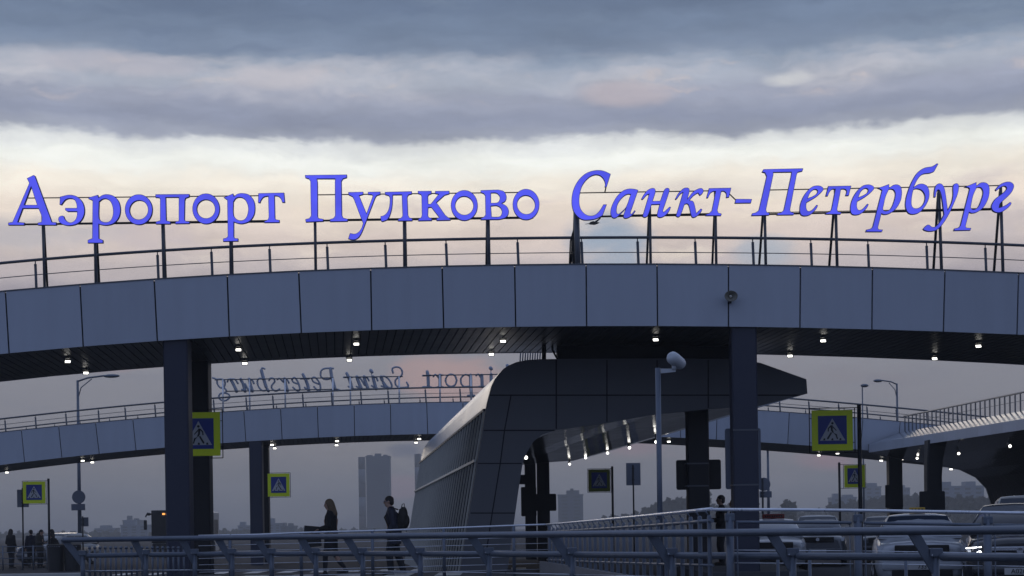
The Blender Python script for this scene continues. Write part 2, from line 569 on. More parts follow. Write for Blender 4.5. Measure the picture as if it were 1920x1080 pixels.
def bridge(name, label, D1, W, top_pts, bot_pts, joints, lights, cols, slat_w, lamp_s):
    ft, fb = fit(top_pts), fit(bot_pts)
    jt = [(a, ft(a)) for a, b in joints]
    jb = [(b, fb(b)) for a, b in joints]
    base = P((joints[0][0] + joints[-1][0]) / 2, 900, D1); base.z = ground_z(D1)
    t = thing(name, label, 'footbridge', base)
    fa = MB()
    gap = 0.016
    for i in range(len(joints) - 1):
        q = [P(*jb[i], D1), P(*jb[i + 1], D1), P(*jt[i + 1], D1), P(*jt[i], D1)]
        ux = (q[1] - q[0]).normalized() * gap
        q = [q[0] + ux, q[1] - ux, q[2] - ux, q[3] + ux]
        fa.prism(q, KD * 0.05)
    part('fascia', fa, 'panel', t)
    # dark carcass between the panels and the deck
    tops = [P(*p, D1) for p in jt]; bots = [P(*p, D1) for p in jb]
    bk = MB()
    for i in range(len(joints) - 1):
        d = KD * 0.06
        q = [bots[i] + d + Vector((0, 0, .02)), bots[i + 1] + d + Vector((0, 0, .02)), tops[i + 1] + d - Vector((0, 0, .02)), tops[i] + d - Vector((0, 0, .02))]
        bk.prism(q, KD * 0.05)
    part('backing', bk, 'backing', t)
    far = MB()
    for i in range(len(joints) - 1):
        d = KD * W
        far.prism([bots[i] + d, bots[i + 1] + d, tops[i + 1] + d, tops[i] + d], KD * 0.05)
    part('rear_fascia', far, 'panel', t)
    cp = MB()
    for i in range(len(joints) - 1):
        up = Vector((0, 0, .012))
        a, b = tops[i] - KD * .015 + up * 0.3, tops[i + 1] - KD * .015 + up * 0.3
        cp.prism([a, b, b + up * 2, a + up * 2], KD * 0.16)
    part('coping', cp, 'steel', t)
    dk = MB()
    for i in range(len(joints) - 1):
        a, b = tops[i] + KD * .12 - Vector((0, 0, .32)), tops[i + 1] + KD * .12 - Vector((0, 0, .32))
        dk.prism([a, b, b + KD * (W - .14), a + KD * (W - .14)], (0, 0, .1))
    part('deck', dk, 'deck', t)
    # soffit: glossy slats that run across the bridge
    X0, X1 = bots[0].x, bots[-1].x
    bx = [p.x for p in bots]; bz = [p.z for p in bots]
    zf = lambda x: float(np.interp(x, bx, bz))
    sf = MB()
    n = int((X1 - X0) / slat_w)
    for i in range(n):
        a, b = X0 + i * slat_w + 0.012, X0 + (i + 1) * slat_w - 0.012
        za, zb2 = zf(a) + .01, zf(b) + .01
        q = [Vector((a, D1, za)) + KD * .05, Vector((b, D1, zb2)) + KD * .05, Vector((b, D1, zb2)) + KD * W, Vector((a, D1, za)) + KD * W]
        sf.prism(q, (0, 0, .03))
    part('soffit', sf, 'slat', t)
    sb = MB()
    for i in range(len(joints) - 1):
        a, b = bots[i] + KD * .12 + Vector((0, 0, .06)), bots[i + 1] + KD * .12 + Vector((0, 0, .06))
        sb.prism([a, b, b + KD * (W - .14), a + KD * (W - .14)], (0, 0, .04))
    part('soffit_backing', sb, 'backing', t)
    for (lx, ly) in lights:
        p = solve_soffit(lx, ly, zf, D1, W)
        zs = zf(p.x - KX * (p.y - D1))
        rot = Matrix.Rotation(math.atan(-KX) + lean(lx), 3, 'Z') @ Matrix.Rotation(R(-38), 3, 'X')
        q = Vector((p.x, p.y, zs - .085))
        hb = MB().rbox(q + rot @ Vector((0, .02, .022)), (.145 * lamp_s, .13 * lamp_s, .03), .01, rot)
        hb.box((p.x, p.y + .06, zs - .03), (.04, .04, .07))
        hb.box(q + Vector((0, -.075 * lamp_s, .052)), (.16 * lamp_s, .17 * lamp_s, .012), Matrix.Rotation(math.atan(-KX), 3, 'Z'))
        h = part('spotlight', hb, 'darksteel', t)
        lb = MB().box(q + rot @ Vector((0, .02, .004)), (.112 * lamp_s, .066 * lamp_s, .006), rot)
        part('lamp', lb, 'white', h)
    for (cx, dd, w, m, flare) in cols:
        D = D1 + dd
        a = P(cx, 950, D)
        zt = zf(a.x - KX * dd) + .02
        z0 = ground_z(D) - .05
        r = w / 2
        c = MB()
        k = .12
        sec = [(-r + k * r, -r), (r - k * r, -r), (r, -r + k * r), (r, r - k * r), (r - k * r, r), (-r + k * r, r), (-r, r - k * r), (-r, -r + k * r)]
        rings = []
        for z, s in ((z0, 1), (zt - .5, 1), (zt, 1 + flare)):
            rings.append([Vector((a.x + x * s, D + y * s, z)) for x, y in sec])
        c.loft(rings, 0, True, False)
        part('column', c, m, t)
    return t, ft, fb, zf


D1, W1 = 37.5, 5.6
jt1 = [(-419, -408), (-275, -266), (-132, -124), (10, 17), (150, 156), (289, 295), (426, 430), (560, 565), (695, 697), (829, 832), (965, 967), (1099, 1100), (1232, 1233),
       (1366, 1366), (1501, 1500), (1636, 1635), (1772, 1769), (1910, 1907), (2050, 2046), (2192, 2187), (2336, 2330)]
near, ft1, fb1, zf1 = bridge(
    'footbridge', 'nearest raised walkway with pale curved panel fascia carrying the blue letters', D1, W1,
    [(-419, 596), (10, 547), (150, 535), (290, 522), (426, 517), (560, 510), (695, 505), (830, 501), (965, 497), (1100, 496), (1232, 496), (1370, 497), (1500, 500), (1640, 503), (1770, 507), (1910, 513), (2336, 537)],
    [(-408, 716), (17, 660), (156, 650), (296, 640), (430, 632), (565, 624), (697, 619), (832, 615), (967, 612), (1100, 611), (1233, 611), (1365, 612), (1500, 614), (1635, 618), (1769, 622), (1908, 627), (2330, 652)],
    jt1,
    [(127, 670), (161, 692), (447, 648), (459, 674), (668, 637), (943, 632), (921, 657), (1229, 629), (1188, 654), (1543, 631), (1481, 660), (1834, 641), (1752, 665), (655, 668)],
    [(337, 0.35, .52, 'column', 0), (377, 5.2, .52, 'colshade', 0), (1397, 0.35, .54, 'column', 0), (1309, 5.2, .52, 'colshade', 0)], 0.19, 1.0)
D2, W2 = 73.5, 5.4
jt2 = [(-168, -160), (-98, -90), (-29, -23), (40, 46), (110, 116), (179, 186), (249, 255), (318, 322), (388, 392), (457, 461), (526, 529), (595, 597), (664, 665), (732, 733), (800, 802),
       (868, 869), (936, 936), (1004, 1004), (1073, 1073), (1141, 1141), (1209, 1208), (1277, 1276), (1345, 1343), (1413, 1411), (1480, 1477), (1549, 1545), (1618, 1614), (1688, 1683), (1758, 1752), (1829, 1822), (1900, 1893), (1972, 1964), (2045, 2036)]
bridge('footbridge', 'farther raised walkway with the mirrored grey letters seen from behind', D2, W2,
       [(-168, 829), (0, 811), (41, 807), (110, 800), (179, 793), (249, 786), (312, 781), (417, 772), (457, 770), (525, 765), (594, 762), (663, 759), (732, 757), (800, 755), (870, 754.5), (1000, 754), (1150, 757), (1300, 763), (1440, 771), (1477, 774), (1603, 783), (1684, 790), (1800, 801), (2045, 829)],
       [(-160, 893), (0, 872), (46, 867), (116, 858), (186, 851), (255, 844), (314, 839), (417, 831), (461, 828), (529, 823), (597, 820), (665, 817), (733, 815), (802, 814), (900, 813), (1050, 814), (1200, 818), (1350, 825), (1475, 832), (1627, 844), (1750, 856), (2036, 889)],
       jt2,
       [(13, 882), (155, 860), (173, 863), (510, 830), (515, 837), (632, 823), (631, 831), (786, 819), (780, 826), (1254, 824), (1535, 850), (1570, 846), (1652, 860), (1691, 857), (1783, 876), (1826, 873)],
       [(482, 0.3, .53, 'column', 0), (495, 4.9, .5, 'colshade', 0), (1019, 0.3, .53, 'colshade', 0), (995, 4.9, .5, 'colshade', 0), (1678, 0.3, .56, 'colshade', 0)], 0.19, 1.25)


# ------------------------------------------------------------------ railings on the bridges
def bridge_rail(label, D, rail_pts, mid_dy, posts, foot_f, footD, r, mat_='steel', low=None):
    fr = fit(rail_pts)
    x0, x1 = rail_pts[0][0], rail_pts[-1][0]
    mid = (x0 + x1) / 2
    t = thing('guard_railing', label, 'railing', P(mid, foot_f(mid), D))
    n = 50
    pts = [P(x0 + (x1 - x0) * i / n, fr(x0 + (x1 - x0) * i / n), D) for i in range(n + 1)]
    part('handrail', MB().tube(pts, r, 8), mat_, t)
    for dy in mid_dy:
        pts = [P(x0 + (x1 - x0) * i / n, fr(x0 + (x1 - x0) * i / n) + dy, D) for i in range(n + 1)]
        part('cable', MB().tube(pts, r * .32, 6), mat_, t)
    for px in posts:
        a = P(px, fr(px), D)
        b = P(px + 3, foot_f(px), D); b.z -= .35
        ax = (b - a).normalized()
        m = MB()
        m.tube([a, a + ax * .10], r * .4, 6)
        m.tube([a + ax * .09, b], r * .95, 8)
        part('post', m, mat_, t)
    return t


bridge_rail('long handrail with single cable above the nearest fascia', D1 + 1.0,
            [(-420, 548), (0, 491), (80, 485), (180, 479), (303, 471), (433, 464), (590, 457), (757, 451), (913, 447), (1077, 445), (1220, 444), (1433, 446), (1567, 449), (1767, 455), (1920, 461), (2330, 486)],
            [28], [-160, -45, 66, 179, 295, 396, 505, 613, 722, 836, 970, 1090, 1195, 1303, 1411, 1520, 1627, 1737, 1847, 1958, 2070], ft1, D1, .032)
ft2b = fit([(-168, 829), (0, 811), (249, 786), (457, 770), (663, 759), (870, 755), (1150, 757), (1440, 771), (1603, 783), (1800, 801), (2045, 829)])
bridge_rail('front handrail of the farther walkway with thin cable below', D2 + .5,
            [(-168, 806), (0, 785), (65, 779), (122, 772), (183, 766), (234, 761), (310, 754), (390, 747), (590, 735), (770, 728), (910, 726), (1150, 728), (1300, 735), (1481, 747), (1572, 756), (1680, 764), (1737, 770), (1900, 787), (2040, 803)],
            [11], [-50, 9, 66, 123, 184, 234, 290, 345, 400, 461, 511, 567, 621, 676, 727, 797, 862, 925, 990, 1055, 1120, 1185, 1250, 1315, 1380, 1461, 1516, 1572, 1625, 1680, 1737, 1795, 1855], ft2b, D2, .036)
bridge_rail('rear handrail of the farther walkway just showing over its fascia', D2 + W2 - .2,
            [(-168, 825), (0, 805), (122, 792), (234, 781), (310, 774), (410, 764), (590, 752), (770, 747), (910, 745), (1150, 746), (1300, 752), (1461, 763), (1600, 773), (1700, 783), (1900, 806), (2040, 822)],
            [], [49, 102, 150, 205, 258, 312, 416, 464, 518, 573, 673, 720, 787, 849, 912, 975, 1040, 1300, 1370, 1440, 1510, 1580, 1650], lambda x: ft2b(x) + 12, D2 + 5, .03)

# ------------------------------------------------------------------ letters
SC = 1920 / 280.0


def smooth_pts(raw, ox, oy, sc):
    n = len(raw)
    p = [(ox + q[0] / sc, oy + q[1] / sc) for q in raw]
    s = [len(q) > 2 for q in raw]
    out = []
    for i in range(n):
        j = (i + 1) % n
        a, b = p[i], p[j]
        if not s[i] and not s[j]:
            out.append(a); continue
        pa, pb = p[i - 1], p[(j + 1) % n]
        ch = (b[0] - a[0], b[1] - a[1])
        ta = ((b[0] - pa[0]) / 2, (b[1] - pa[1]) / 2) if s[i] else ch
        tb = ((pb[0] - a[0]) / 2, (pb[1] - a[1]) / 2) if s[j] else ch
        L = math.hypot(*ch) or 1
        la, lb = math.hypot(*ta) or 1, math.hypot(*tb) or 1
        ta = (ta[0] / la * L, ta[1] / la * L); tb = (tb[0] / lb * L, tb[1] / lb * L)
        for k in range(6):
            t = k / 6
            h1, h2, h3, h4 = 2 * t**3 - 3 * t**2 + 1, t**3 - 2 * t**2 + t, -2 * t**3 + 3 * t**2, t**3 - t**2
            out.append((h1 * a[0] + h2 * ta[0] + h3 * b[0] + h4 * tb[0], h1 * a[1] + h2 * ta[1] + h3 * b[1] + h4 * tb[1]))
    return out


def ell(x0, x1, y0, y1, rot=0.0, n=40):
    cx, cy, rx, ry = (x0 + x1) / 2, (y0 + y1) / 2, (x1 - x0) / 2, (y1 - y0) / 2
    o = []
    for i in range(n):
        t = 2 * math.pi * i / n
        x, y = math.cos(t) * rx, math.sin(t) * ry
        o.append((cx + x * math.cos(rot) - y * math.sin(rot), cy + x * math.sin(rot) + y * math.cos(rot)))
    return o


_tmp_i = [0]


def flat_mesh(loops, half, offset=0.0):
    """filled outline with holes -> extruded triangle mesh in its own plane (x, y)"""
    cu = bpy.data.curves.new('outline', 'CURVE')
    cu.dimensions = '2D'
    cu.fill_mode = 'BOTH'
    cu.extrude = half
    cu.offset = offset
    for lp in loops:
        sp = cu.splines.new('POLY')
        sp.points.add(len(lp) - 1)
        for q, (x, y) in zip(sp.points, lp):
            q.co = (x, y, 0, 1)
        sp.use_cyclic_u = True
    o = bpy.data.objects.new('outline', cu)
    col.objects.link(o)
    dg = bpy.context.evaluated_depsgraph_get()
    me = bpy.data.meshes.new_from_object(o.evaluated_get(dg))
    vs = [v.co.copy() for v in me.vertices]
    fs = [list(p.vertices) for p in me.polygons]
    bpy.data.objects.remove(o); bpy.data.curves.remove(cu); bpy.data.meshes.remove(me)
    return vs, fs


def letter(parent, loops, D, depth=0.075):
    """loops in photograph pixels, stood up as a box letter at distance D"""
    w = [[(P(x, y, D).x, P(x, y, D).z) for x, y in lp] for lp in loops]
    # orient: outer counter clockwise, holes clockwise
    def area(l): return sum(l[i - 1][0] * l[i][1] - l[i][0] * l[i - 1][1] for i in range(len(l))) / 2
    w = [l if (area(l) > 0) == (i == 0) else l[::-1] for i, l in enumerate(w)]
    vs, fs = flat_mesh(w, depth / 2, 0.0)
    a = part('letter', MB().add([(v.x, D - v.z + depth / 2, v.y) for v in vs], fs), 'casing', parent)
    vs, fs = flat_mesh(w, 0.004, -0.011)
    part('lit_face', MB().add([(v.x, D - v.z - .0055, v.y) for v in vs], fs), 'blue', a)
    return a


o1, o2, o3, o4, o5, o6, o7, o8 = (0, 320), (260, 320), (560, 310), (780, 310), (1060, 300), (1260, 300), (1480, 300), (1640, 300)
S = 1
W_1 = [
    (o1, [[(345, 98), (432, 55), (450, 65), (668, 660), (725, 664), (725, 702), (485, 702), (485, 668), (530, 660), (536, 600, S), (495, 487), (293, 487), (228, 660), (318, 668), (312, 702), (105, 702), (105, 668), (160, 660), (375, 160)],
          [(400, 210), (475, 440), (312, 440)]]),
    (o1, [[(770, 335), (890, 310, S), (985, 330, S), (1060, 400, S), (1088, 510, S), (1065, 610, S), (1000, 680, S), (890, 708, S), (800, 690, S), (755, 650, S), (755, 600, S), (795, 578, S), (822, 585), (835, 620, S), (870, 655, S), (915, 665, S), (965, 635, S), (988, 580, S), (990, 527), (865, 527), (838, 505, S), (838, 480), (988, 480), (980, 420, S), (950, 372, S), (890, 360, S), (840, 378, S), (805, 420, S), (790, 443), (765, 435)]]),
    (o1, [[(1140, 345), (1258, 310), (1268, 345), (1320, 312, S), (1390, 303, S), (1470, 330, S), (1530, 400, S), (1550, 510, S), (1525, 610, S), (1460, 680, S), (1380, 704, S), (1310, 700, S), (1270, 688), (1272, 870), (1325, 892), (1325, 932), (1127, 932), (1127, 892), (1185, 870), (1190, 385), (1135, 362)],
          [(1275, 400), (1320, 367, S), (1370, 365, S), (1420, 400, S), (1450, 480, S), (1450, 570, S), (1420, 640, S), (1370, 662, S), (1310, 650, S), (1275, 610, S)]]),
    (o1, [ell(1605, 1961, 303, 697), ell(1668, 1902, 383, 628, 0.25)]),
    (o2, [[(215, 303), (652, 300), (652, 338), (605, 355), (595, 380), (590, 630), (610, 650), (660, 655), (652, 682), (470, 685), (470, 655), (515, 645), (515, 345), (350, 345), (357, 640), (410, 655), (410, 688), (220, 688), (220, 655), (275, 640), (275, 365), (262, 350), (215, 345)]]),
    (o2, [ell(690, 1043, 292, 687), ell(750, 980, 375, 612, -0.3)]),
    (o2, [[(1090, 345), (1215, 293), (1225, 330), (1270, 298, S), (1340, 288, S), (1420, 310, S), (1480, 380, S), (1498, 480, S), (1480, 580, S), (1420, 655, S), (1330, 685, S), (1270, 678, S), (1225, 662), (1225, 850), (1240, 868), (1280, 870), (1280, 908), (1085, 912), (1085, 872), (1125, 865), (1145, 845), (1138, 380)],
          [(1220, 400), (1255, 355, S), (1310, 345, S), (1365, 375, S), (1403, 450, S), (1405, 530, S), (1375, 610, S), (1320, 640, S), (1260, 622, S), (1222, 570, S)]]),
    (o2, [[(1538, 290), (1870, 282), (1882, 410), (1845, 410), (1825, 360, S), (1790, 330, S), (1748, 325), (1755, 610), (1770, 628), (1812, 635), (1810, 668), (1612, 670), (1615, 650), (1660, 630), (1672, 600), (1665, 328), (1610, 340, S), (1575, 380, S), (1562, 415), (1535, 412)]]),
]
W_2 = [
    (o3, [[(80, 125), (620, 118), (622, 158), (570, 175), (552, 205), (558, 640), (575, 675), (635, 690), (630, 722), (400, 726), (400, 692), (445, 680), (468, 650), (465, 215), (468, 175), (237, 175), (245, 215), (247, 660), (260, 680), (318, 690), (318, 722), (90, 732), (85, 692), (135, 680), (158, 650), (150, 205), (130, 175), (85, 162)]]),
    (o3, [[(635, 345), (830, 340), (832, 375), (780, 390), (872, 615), (952, 395), (940, 380), (890, 375), (890, 342), (1050, 338), (1052, 375), (1005, 390), (985, 420), (870, 720, S), (820, 850, S), (780, 920, S), (730, 955, S), (680, 958, S), (635, 945), (660, 870), (720, 880, S), (765, 860, S), (805, 810, S), (826, 745), (800, 680), (710, 440), (690, 405), (640, 380)]]),
    (o3, [[(1108, 342), (1455, 332), (1458, 368), (1412, 382), (1398, 410), (1408, 640), (1425, 672), (1465, 685), (1462, 715), (1275, 718), (1278, 688), (1315, 675), (1335, 650), (1325, 380), (1212, 382), (1205, 520, S), (1180, 630, S), (1145, 695, S), (1100, 718, S), (1065, 722, S), (1052, 690), (1052, 655), (1100, 640, S), (1145, 590, S), (1167, 510, S), (1170, 420, S), (1155, 390), (1110, 378)]]),
    (o4, [[(22, 330), (200, 328), (202, 365), (165, 380), (155, 400), (158, 495), (190, 495), (288, 372), (245, 365), (245, 330), (430, 328), (430, 368), (370, 385), (265, 478), (375, 635), (415, 670), (445, 685), (445, 708), (262, 712), (260, 685), (295, 668), (195, 540), (158, 545), (155, 650), (170, 670), (205, 680), (205, 712), (28, 716), (28, 688), (65, 670), (75, 640), (70, 400), (60, 375), (25, 365)]]),
    (o4, [ell(447, 795, 318, 712), ell(507, 735, 400, 637, -0.35)]),
    (o4, [[(830, 320), (1060, 312), (1130, 335, S), (1165, 400, S), (1150, 460, S), (1105, 488), (1165, 525, S), (1195, 590, S), (1170, 660, S), (1090, 695, S), (1000, 700), (830, 702), (832, 682), (875, 660), (892, 635), (888, 390), (870, 365), (830, 350)],
          [(965, 357), (1030, 358, S), (1068, 390, S), (1076, 430, S), (1050, 475, S), (965, 483)],
          [(965, 525), (1040, 522, S), (1085, 550, S), (1103, 600, S), (1085, 650, S), (1040, 663, S), (975, 660)]]),
    (o4, [ell(1242, 1588, 303, 703), ell(1303, 1528, 388, 628, -0.35)]),
]
e_raw = [[(370, 585), (350, 575), (290, 640, S), (240, 655, S), (218, 610, S), (222, 550), (340, 480, S), (420, 410, S), (440, 370, S), (415, 340, S), (360, 327, S), (290, 345, S), (210, 420, S), (155, 520, S), (132, 620, S), (145, 700, S), (195, 722, S), (270, 705, S), (340, 640, S)],
         [(240, 490), (265, 430, S), (310, 385, S), (345, 380, S), (362, 400, S), (345, 435, S), (300, 465, S)]]
e_raw2 = [[(q[0] + 651, q[1] - 13) + tuple(q[2:]) for q in lp] for lp in e_raw]
W_3 = [
    (o5, [[(585, 180), (530, 355), (505, 345), (510, 300, S), (485, 240, S), (440, 200, S), (370, 195, S), (290, 240, S), (220, 330, S), (190, 430, S), (180, 540, S), (200, 630, S), (250, 690, S), (310, 715, S), (380, 705, S), (440, 650, S), (490, 570), (535, 570), (480, 715), (400, 755, S), (300, 773, S), (210, 765, S), (130, 700, S), (90, 620, S), (80, 510, S), (100, 390, S), (160, 270, S), (250, 180, S), (350, 138, S), (440, 130, S), (510, 145, S)]]),
    (o5, [[(940, 385), (838, 680), (850, 695), (890, 645), (905, 655), (880, 690, S), (830, 735, S), (780, 752, S), (748, 740, S), (750, 700, S), (773, 632), (690, 715, S), (640, 748, S), (598, 735, S), (580, 670, S), (600, 580, S), (660, 470, S), (740, 395, S), (820, 368, S), (890, 372, S)],
          [(838, 442), (780, 600, S), (720, 665, S), (672, 690, S), (662, 620, S), (690, 540, S), (750, 470, S), (800, 442, S)]]),
    (o5, [[(975, 500), (1010, 440, S), (1060, 385, S), (1110, 362, S), (1150, 368, S), (1160, 410, S), (1125, 528), (1220, 525), (1270, 385, S), (1300, 360, S), (1335, 368, S), (1338, 405, S), (1255, 655), (1265, 668), (1340, 600), (1360, 605), (1330, 670, S), (1270, 725, S), (1215, 742, S), (1182, 725, S), (1182, 680, S), (1210, 572), (1110, 575), (1060, 718, S), (1020, 740, S), (990, 725), (1075, 440), (1050, 450, S), (1010, 495, S), (990, 512)]]),
    (o5, [[(1410, 500), (1450, 430, S), (1510, 370, S), (1550, 355, S), (1590, 365, S), (1595, 405, S), (1575, 490), (1640, 410, S), (1700, 372, S), (1750, 362, S), (1778, 390, S), (1765, 430, S), (1730, 460), (1705, 425), (1650, 460, S), (1600, 518), (1640, 528, S), (1660, 565, S), (1685, 680), (1740, 625), (1762, 630), (1752, 662, S), (1710, 710, S), (1650, 742, S), (1620, 722, S), (1590, 600, S), (1570, 566, S), (1535, 570), (1480, 718, S), (1450, 735, S), (1420, 720), (1510, 420), (1480, 440, S), (1440, 495, S), (1420, 510)]]),
    (o6, [[(475, 362), (762, 357), (735, 480), (695, 485), (695, 430, S), (668, 404, S), (635, 405), (585, 650), (600, 680), (640, 690), (632, 718), (430, 718), (432, 700), (475, 685), (510, 650), (560, 405), (530, 405, S), (495, 430, S), (465, 488), (440, 488)]]),
    (o6, [[(820, 500), (1030, 502), (1015, 555), (805, 557)]]),
    (o6, [[(1175, 118), (1688, 106), (1678, 145), (1620, 158), (1605, 185), (1518, 645), (1530, 668), (1575, 680), (1562, 708), (1345, 710), (1355, 685), (1400, 675), (1435, 645), (1530, 200), (1535, 157), (1302, 160), (1305, 185), (1210, 640), (1220, 670), (1257, 680), (1250, 712), (1018, 718), (1030, 685), (1075, 675), (1115, 645), (1215, 210), (1195, 165), (1155, 155)]]),
    (o7, e_raw),
    (o7, [[(500, 335), (798, 330), (765, 460), (720, 460), (735, 400, S), (715, 377, S), (665, 376), (615, 640), (630, 665), (672, 672), (660, 700), (460, 698), (470, 680), (515, 665), (540, 635), (590, 376), (550, 380, S), (515, 420, S), (495, 465), (465, 465)]]),
    (o7, e_raw2),
    (o7, [[(1135, 362), (1285, 308), (1285, 355), (1340, 320, S), (1390, 315, S), (1435, 345, S), (1448, 430, S), (1430, 530, S), (1370, 630, S), (1290, 690, S), (1220, 703, S), (1185, 690), (1140, 870), (1150, 892), (1205, 895), (1190, 925), (978, 925), (990, 895), (1040, 885), (1070, 860), (1190, 390), (1170, 375)],
          [(1280, 380), (1310, 375, S), (1345, 390, S), (1362, 440, S), (1340, 540, S), (1300, 625, S), (1250, 655, S), (1208, 640, S), (1215, 580, S), (1240, 470, S)]]),
    (o8, [[(820, 50), (765, 150), (720, 168, S), (620, 185, S), (560, 240, S), (505, 345), (560, 312, S), (620, 305, S), (680, 340, S), (705, 430, S), (690, 520, S), (640, 610, S), (570, 680, S), (490, 700, S), (430, 680, S), (395, 600, S), (400, 500, S), (430, 390, S), (480, 270, S), (550, 160, S), (640, 100, S), (740, 80, S), (800, 42)],
          [(500, 380), (550, 372, S), (610, 395, S), (645, 460, S), (635, 540, S), (590, 600, S), (530, 622, S), (485, 600, S), (475, 530, S), (485, 440, S)]]),
    (o8, [[(760, 478), (765, 400, S), (785, 330, S), (830, 300, S), (875, 320, S), (905, 390, S), (940, 640), (985, 550, S), (1005, 450, S), (1005, 350, S), (1020, 310, S), (1060, 300, S), (1083, 330, S), (1070, 430, S), (1020, 560, S), (960, 690, S), (880, 820, S), (800, 900, S), (710, 920, S), (640, 905, S), (620, 885), (670, 835, S), (700, 832, S), (740, 860, S), (780, 855, S), (840, 790, S), (890, 700), (860, 480, S), (838, 400, S), (815, 385, S), (795, 420, S), (785, 478)]]),
    (o8, [[(1150, 350), (1310, 283), (1310, 330), (1360, 292, S), (1420, 288, S), (1465, 320, S), (1478, 400, S), (1460, 500, S), (1400, 610, S), (1320, 670, S), (1250, 685, S), (1215, 672), (1170, 850), (1180, 870), (1242, 875), (1232, 905), (1015, 910), (1025, 880), (1075, 870), (1100, 845), (1220, 370), (1205, 355)],
          [(1310, 360), (1340, 352, S), (1375, 365, S), (1392, 420, S), (1370, 510, S), (1330, 600, S), (1280, 635, S), (1240, 620, S), (1245, 560, S), (1270, 450, S)]]),
    (o8, [[(1550, 380), (1610, 315, S), (1680, 283, S), (1740, 280, S), (1785, 310, S), (1788, 360, S), (1750, 430, S), (1670, 510, S), (1612, 565, S), (1600, 612), (1640, 600, S), (1700, 570, S), (1740, 540), (1762, 550), (1740, 590, S), (1670, 650, S), (1600, 678, S), (1530, 660, S), (1500, 610, S), (1515, 550, S), (1560, 490, S), (1640, 430, S), (1695, 370, S), (1685, 342, S), (1650, 340, S), (1600, 370, S), (1565, 398)]]),
]
DL = D1 + 0.55


def sign(label, words, rails, posts, rods=()):
    px = (rails[0][0] + rails[0][2]) / 2
    b = P(px, ft1(px), DL)
    t = thing('letter_sign', label, 'sign', b)
    for (org, loops) in words:
        letter(t, [smooth_pts(lp, org[0], org[1], SC) for lp in loops], DL)
    for (x0, y0, x1, y1, r) in rails:
        part('rail', MB().tube([P(x0, y0, DL + .17), P(x1, y1, DL + .17)], r, 6), 'darksteel', t)
    for (x0, y0, x1, y1) in rods:
        part('tie_rod', MB().tube([P(x0, y0, DL + .12), P(x1, y1, DL + .14)], .014, 6), 'darksteel', t)
    for (xt, yt, xb, r, xb2) in posts:
        a = P(xt, yt, DL + .19)
        f = P(xb, ft1(xb), DL + .19); f.z -= .33
        m = MB().tube([a, f], r, 6)
        m.rbox((f.x, f.y, f.z + .02), (.14, .14, .03), .005)
        part('post', m, 'steel', t)
        if xb2:
            f2 = P(xb2, ft1(xb2), DL + 1.0); f2.z -= .33
            part('brace', MB().tube([a + Vector((0, .04, -.1)), f2], r * .85, 6), 'darksteel', t)
    return t


s1 = sign('blue lit upright word Аэропорт, leftmost of the three words', W_1,
          [(45, 371.5, 530, 366.5, .013), (20, 421, 520, 415.5, .022), (110, 418.5, 510, 413, .009)],
          [(79, 370, 84, .030, 90), (177, 371, 180, .034, 187), (304, 369, 308, .038, 311), (432, 367, 433, .036, 436)])
s2 = sign('blue lit upright word Пулково in the middle of the walkway', W_2,
          [(585, 365.5, 1000, 360.5, .013), (578, 414, 1000, 408.5, .022), (650, 411, 990, 406.5, .009)],
          [(590, 366, 592, .032, 0), (758, 364, 759, .040, 761), (914, 362, 917, .040, 912)])
s3 = sign('blue lit slanted word Санкт-Петербург, rightmost of the three words', W_3,
          [(1085, 361.8, 1370, 357.2, .013), (1432, 356.5, 1880, 347.8, .013), (1085, 406.5, 1350, 402.5, .022), (1420, 402, 1875, 392.5, .022), (1440, 398.5, 1860, 390.5, .009), (1150, 403.5, 1340, 400, .009)],
          [(1080, 385, 1084, .065, 1076), (1218, 362, 1220, .030, 1211), (1341, 360, 1343, .030, 1334), (1433, 358, 1436, .032, 1421), (1566, 356, 1570, .034, 1552), (1760, 352, 1766, .036, 1748), (1876, 349, 1881, .036, 1861)],
          [(1136.5, 350, 1134, 361), (1368, 364, 1380, 375.5)])
cb = MB()
for q in range(4):
    cb.tube([P(1079 + q * .8, 410, DL + .3), P(1072 - q * 2 + 3, 452, DL + .32), P(1068 - q * 2 + 6, 475, DL + .34), P(1066 - q + 4, 500, DL + .36)], .012, 5)
part('cable', cb, 'black', s3)

# far sign, seen from behind (mirrored Latin letters, each a bent channel)
cA, cB, cC = (390, 670), (570, 670), (750, 670)
DF = D2 + W2 - .5


def backsign(label, letters, org, rails, posts):
    sc = 9.6
    q = lambda x, y, D=DF: P(org[0] + x / sc, org[1] + y / sc, D)
    t = thing('letter_sign', label, 'sign', q((rails[0][0] + rails[0][2]) / 2, 900))
    for strokes in letters:
        m = MB()
        for (r, pts) in strokes:
            pp = [q(*p) for p in pts]
            if len(pp) > 2:      # round the stroke off
                d = []
                for i in range(len(pp) - 1):
                    p0, p1, p2, p3 = pp[max(i - 1, 0)], pp[i], pp[i + 1], pp[min(i + 2, len(pp) - 1)]
                    for k in range(3):
                        s = k / 3
                        d.append(0.5 * ((2 * p1) + (p2 - p0) * s + (2 * p0 - 5 * p1 + 4 * p2 - p3) * s * s + (3 * p1 - p0 - 3 * p2 + p3) * s**3))
                pp = d + [pp[-1]]
            m.tube(pp, r, 6, roundend=True)
        part('letter', m, 'backletter', t)
    for (x0, y0, x1, y1) in rails:
        part('rail', MB().tube([q(x0, y0, DF - .12), q(x1, y1, DF - .12)], .028, 6), 'steel', t)
    for (x, y0, y1) in posts:
        part('post', MB().tube([q(x, y0, DF - .16), q(x + 8, y1 + 30, DF - .16)], .038, 6), 'galvlt', t)


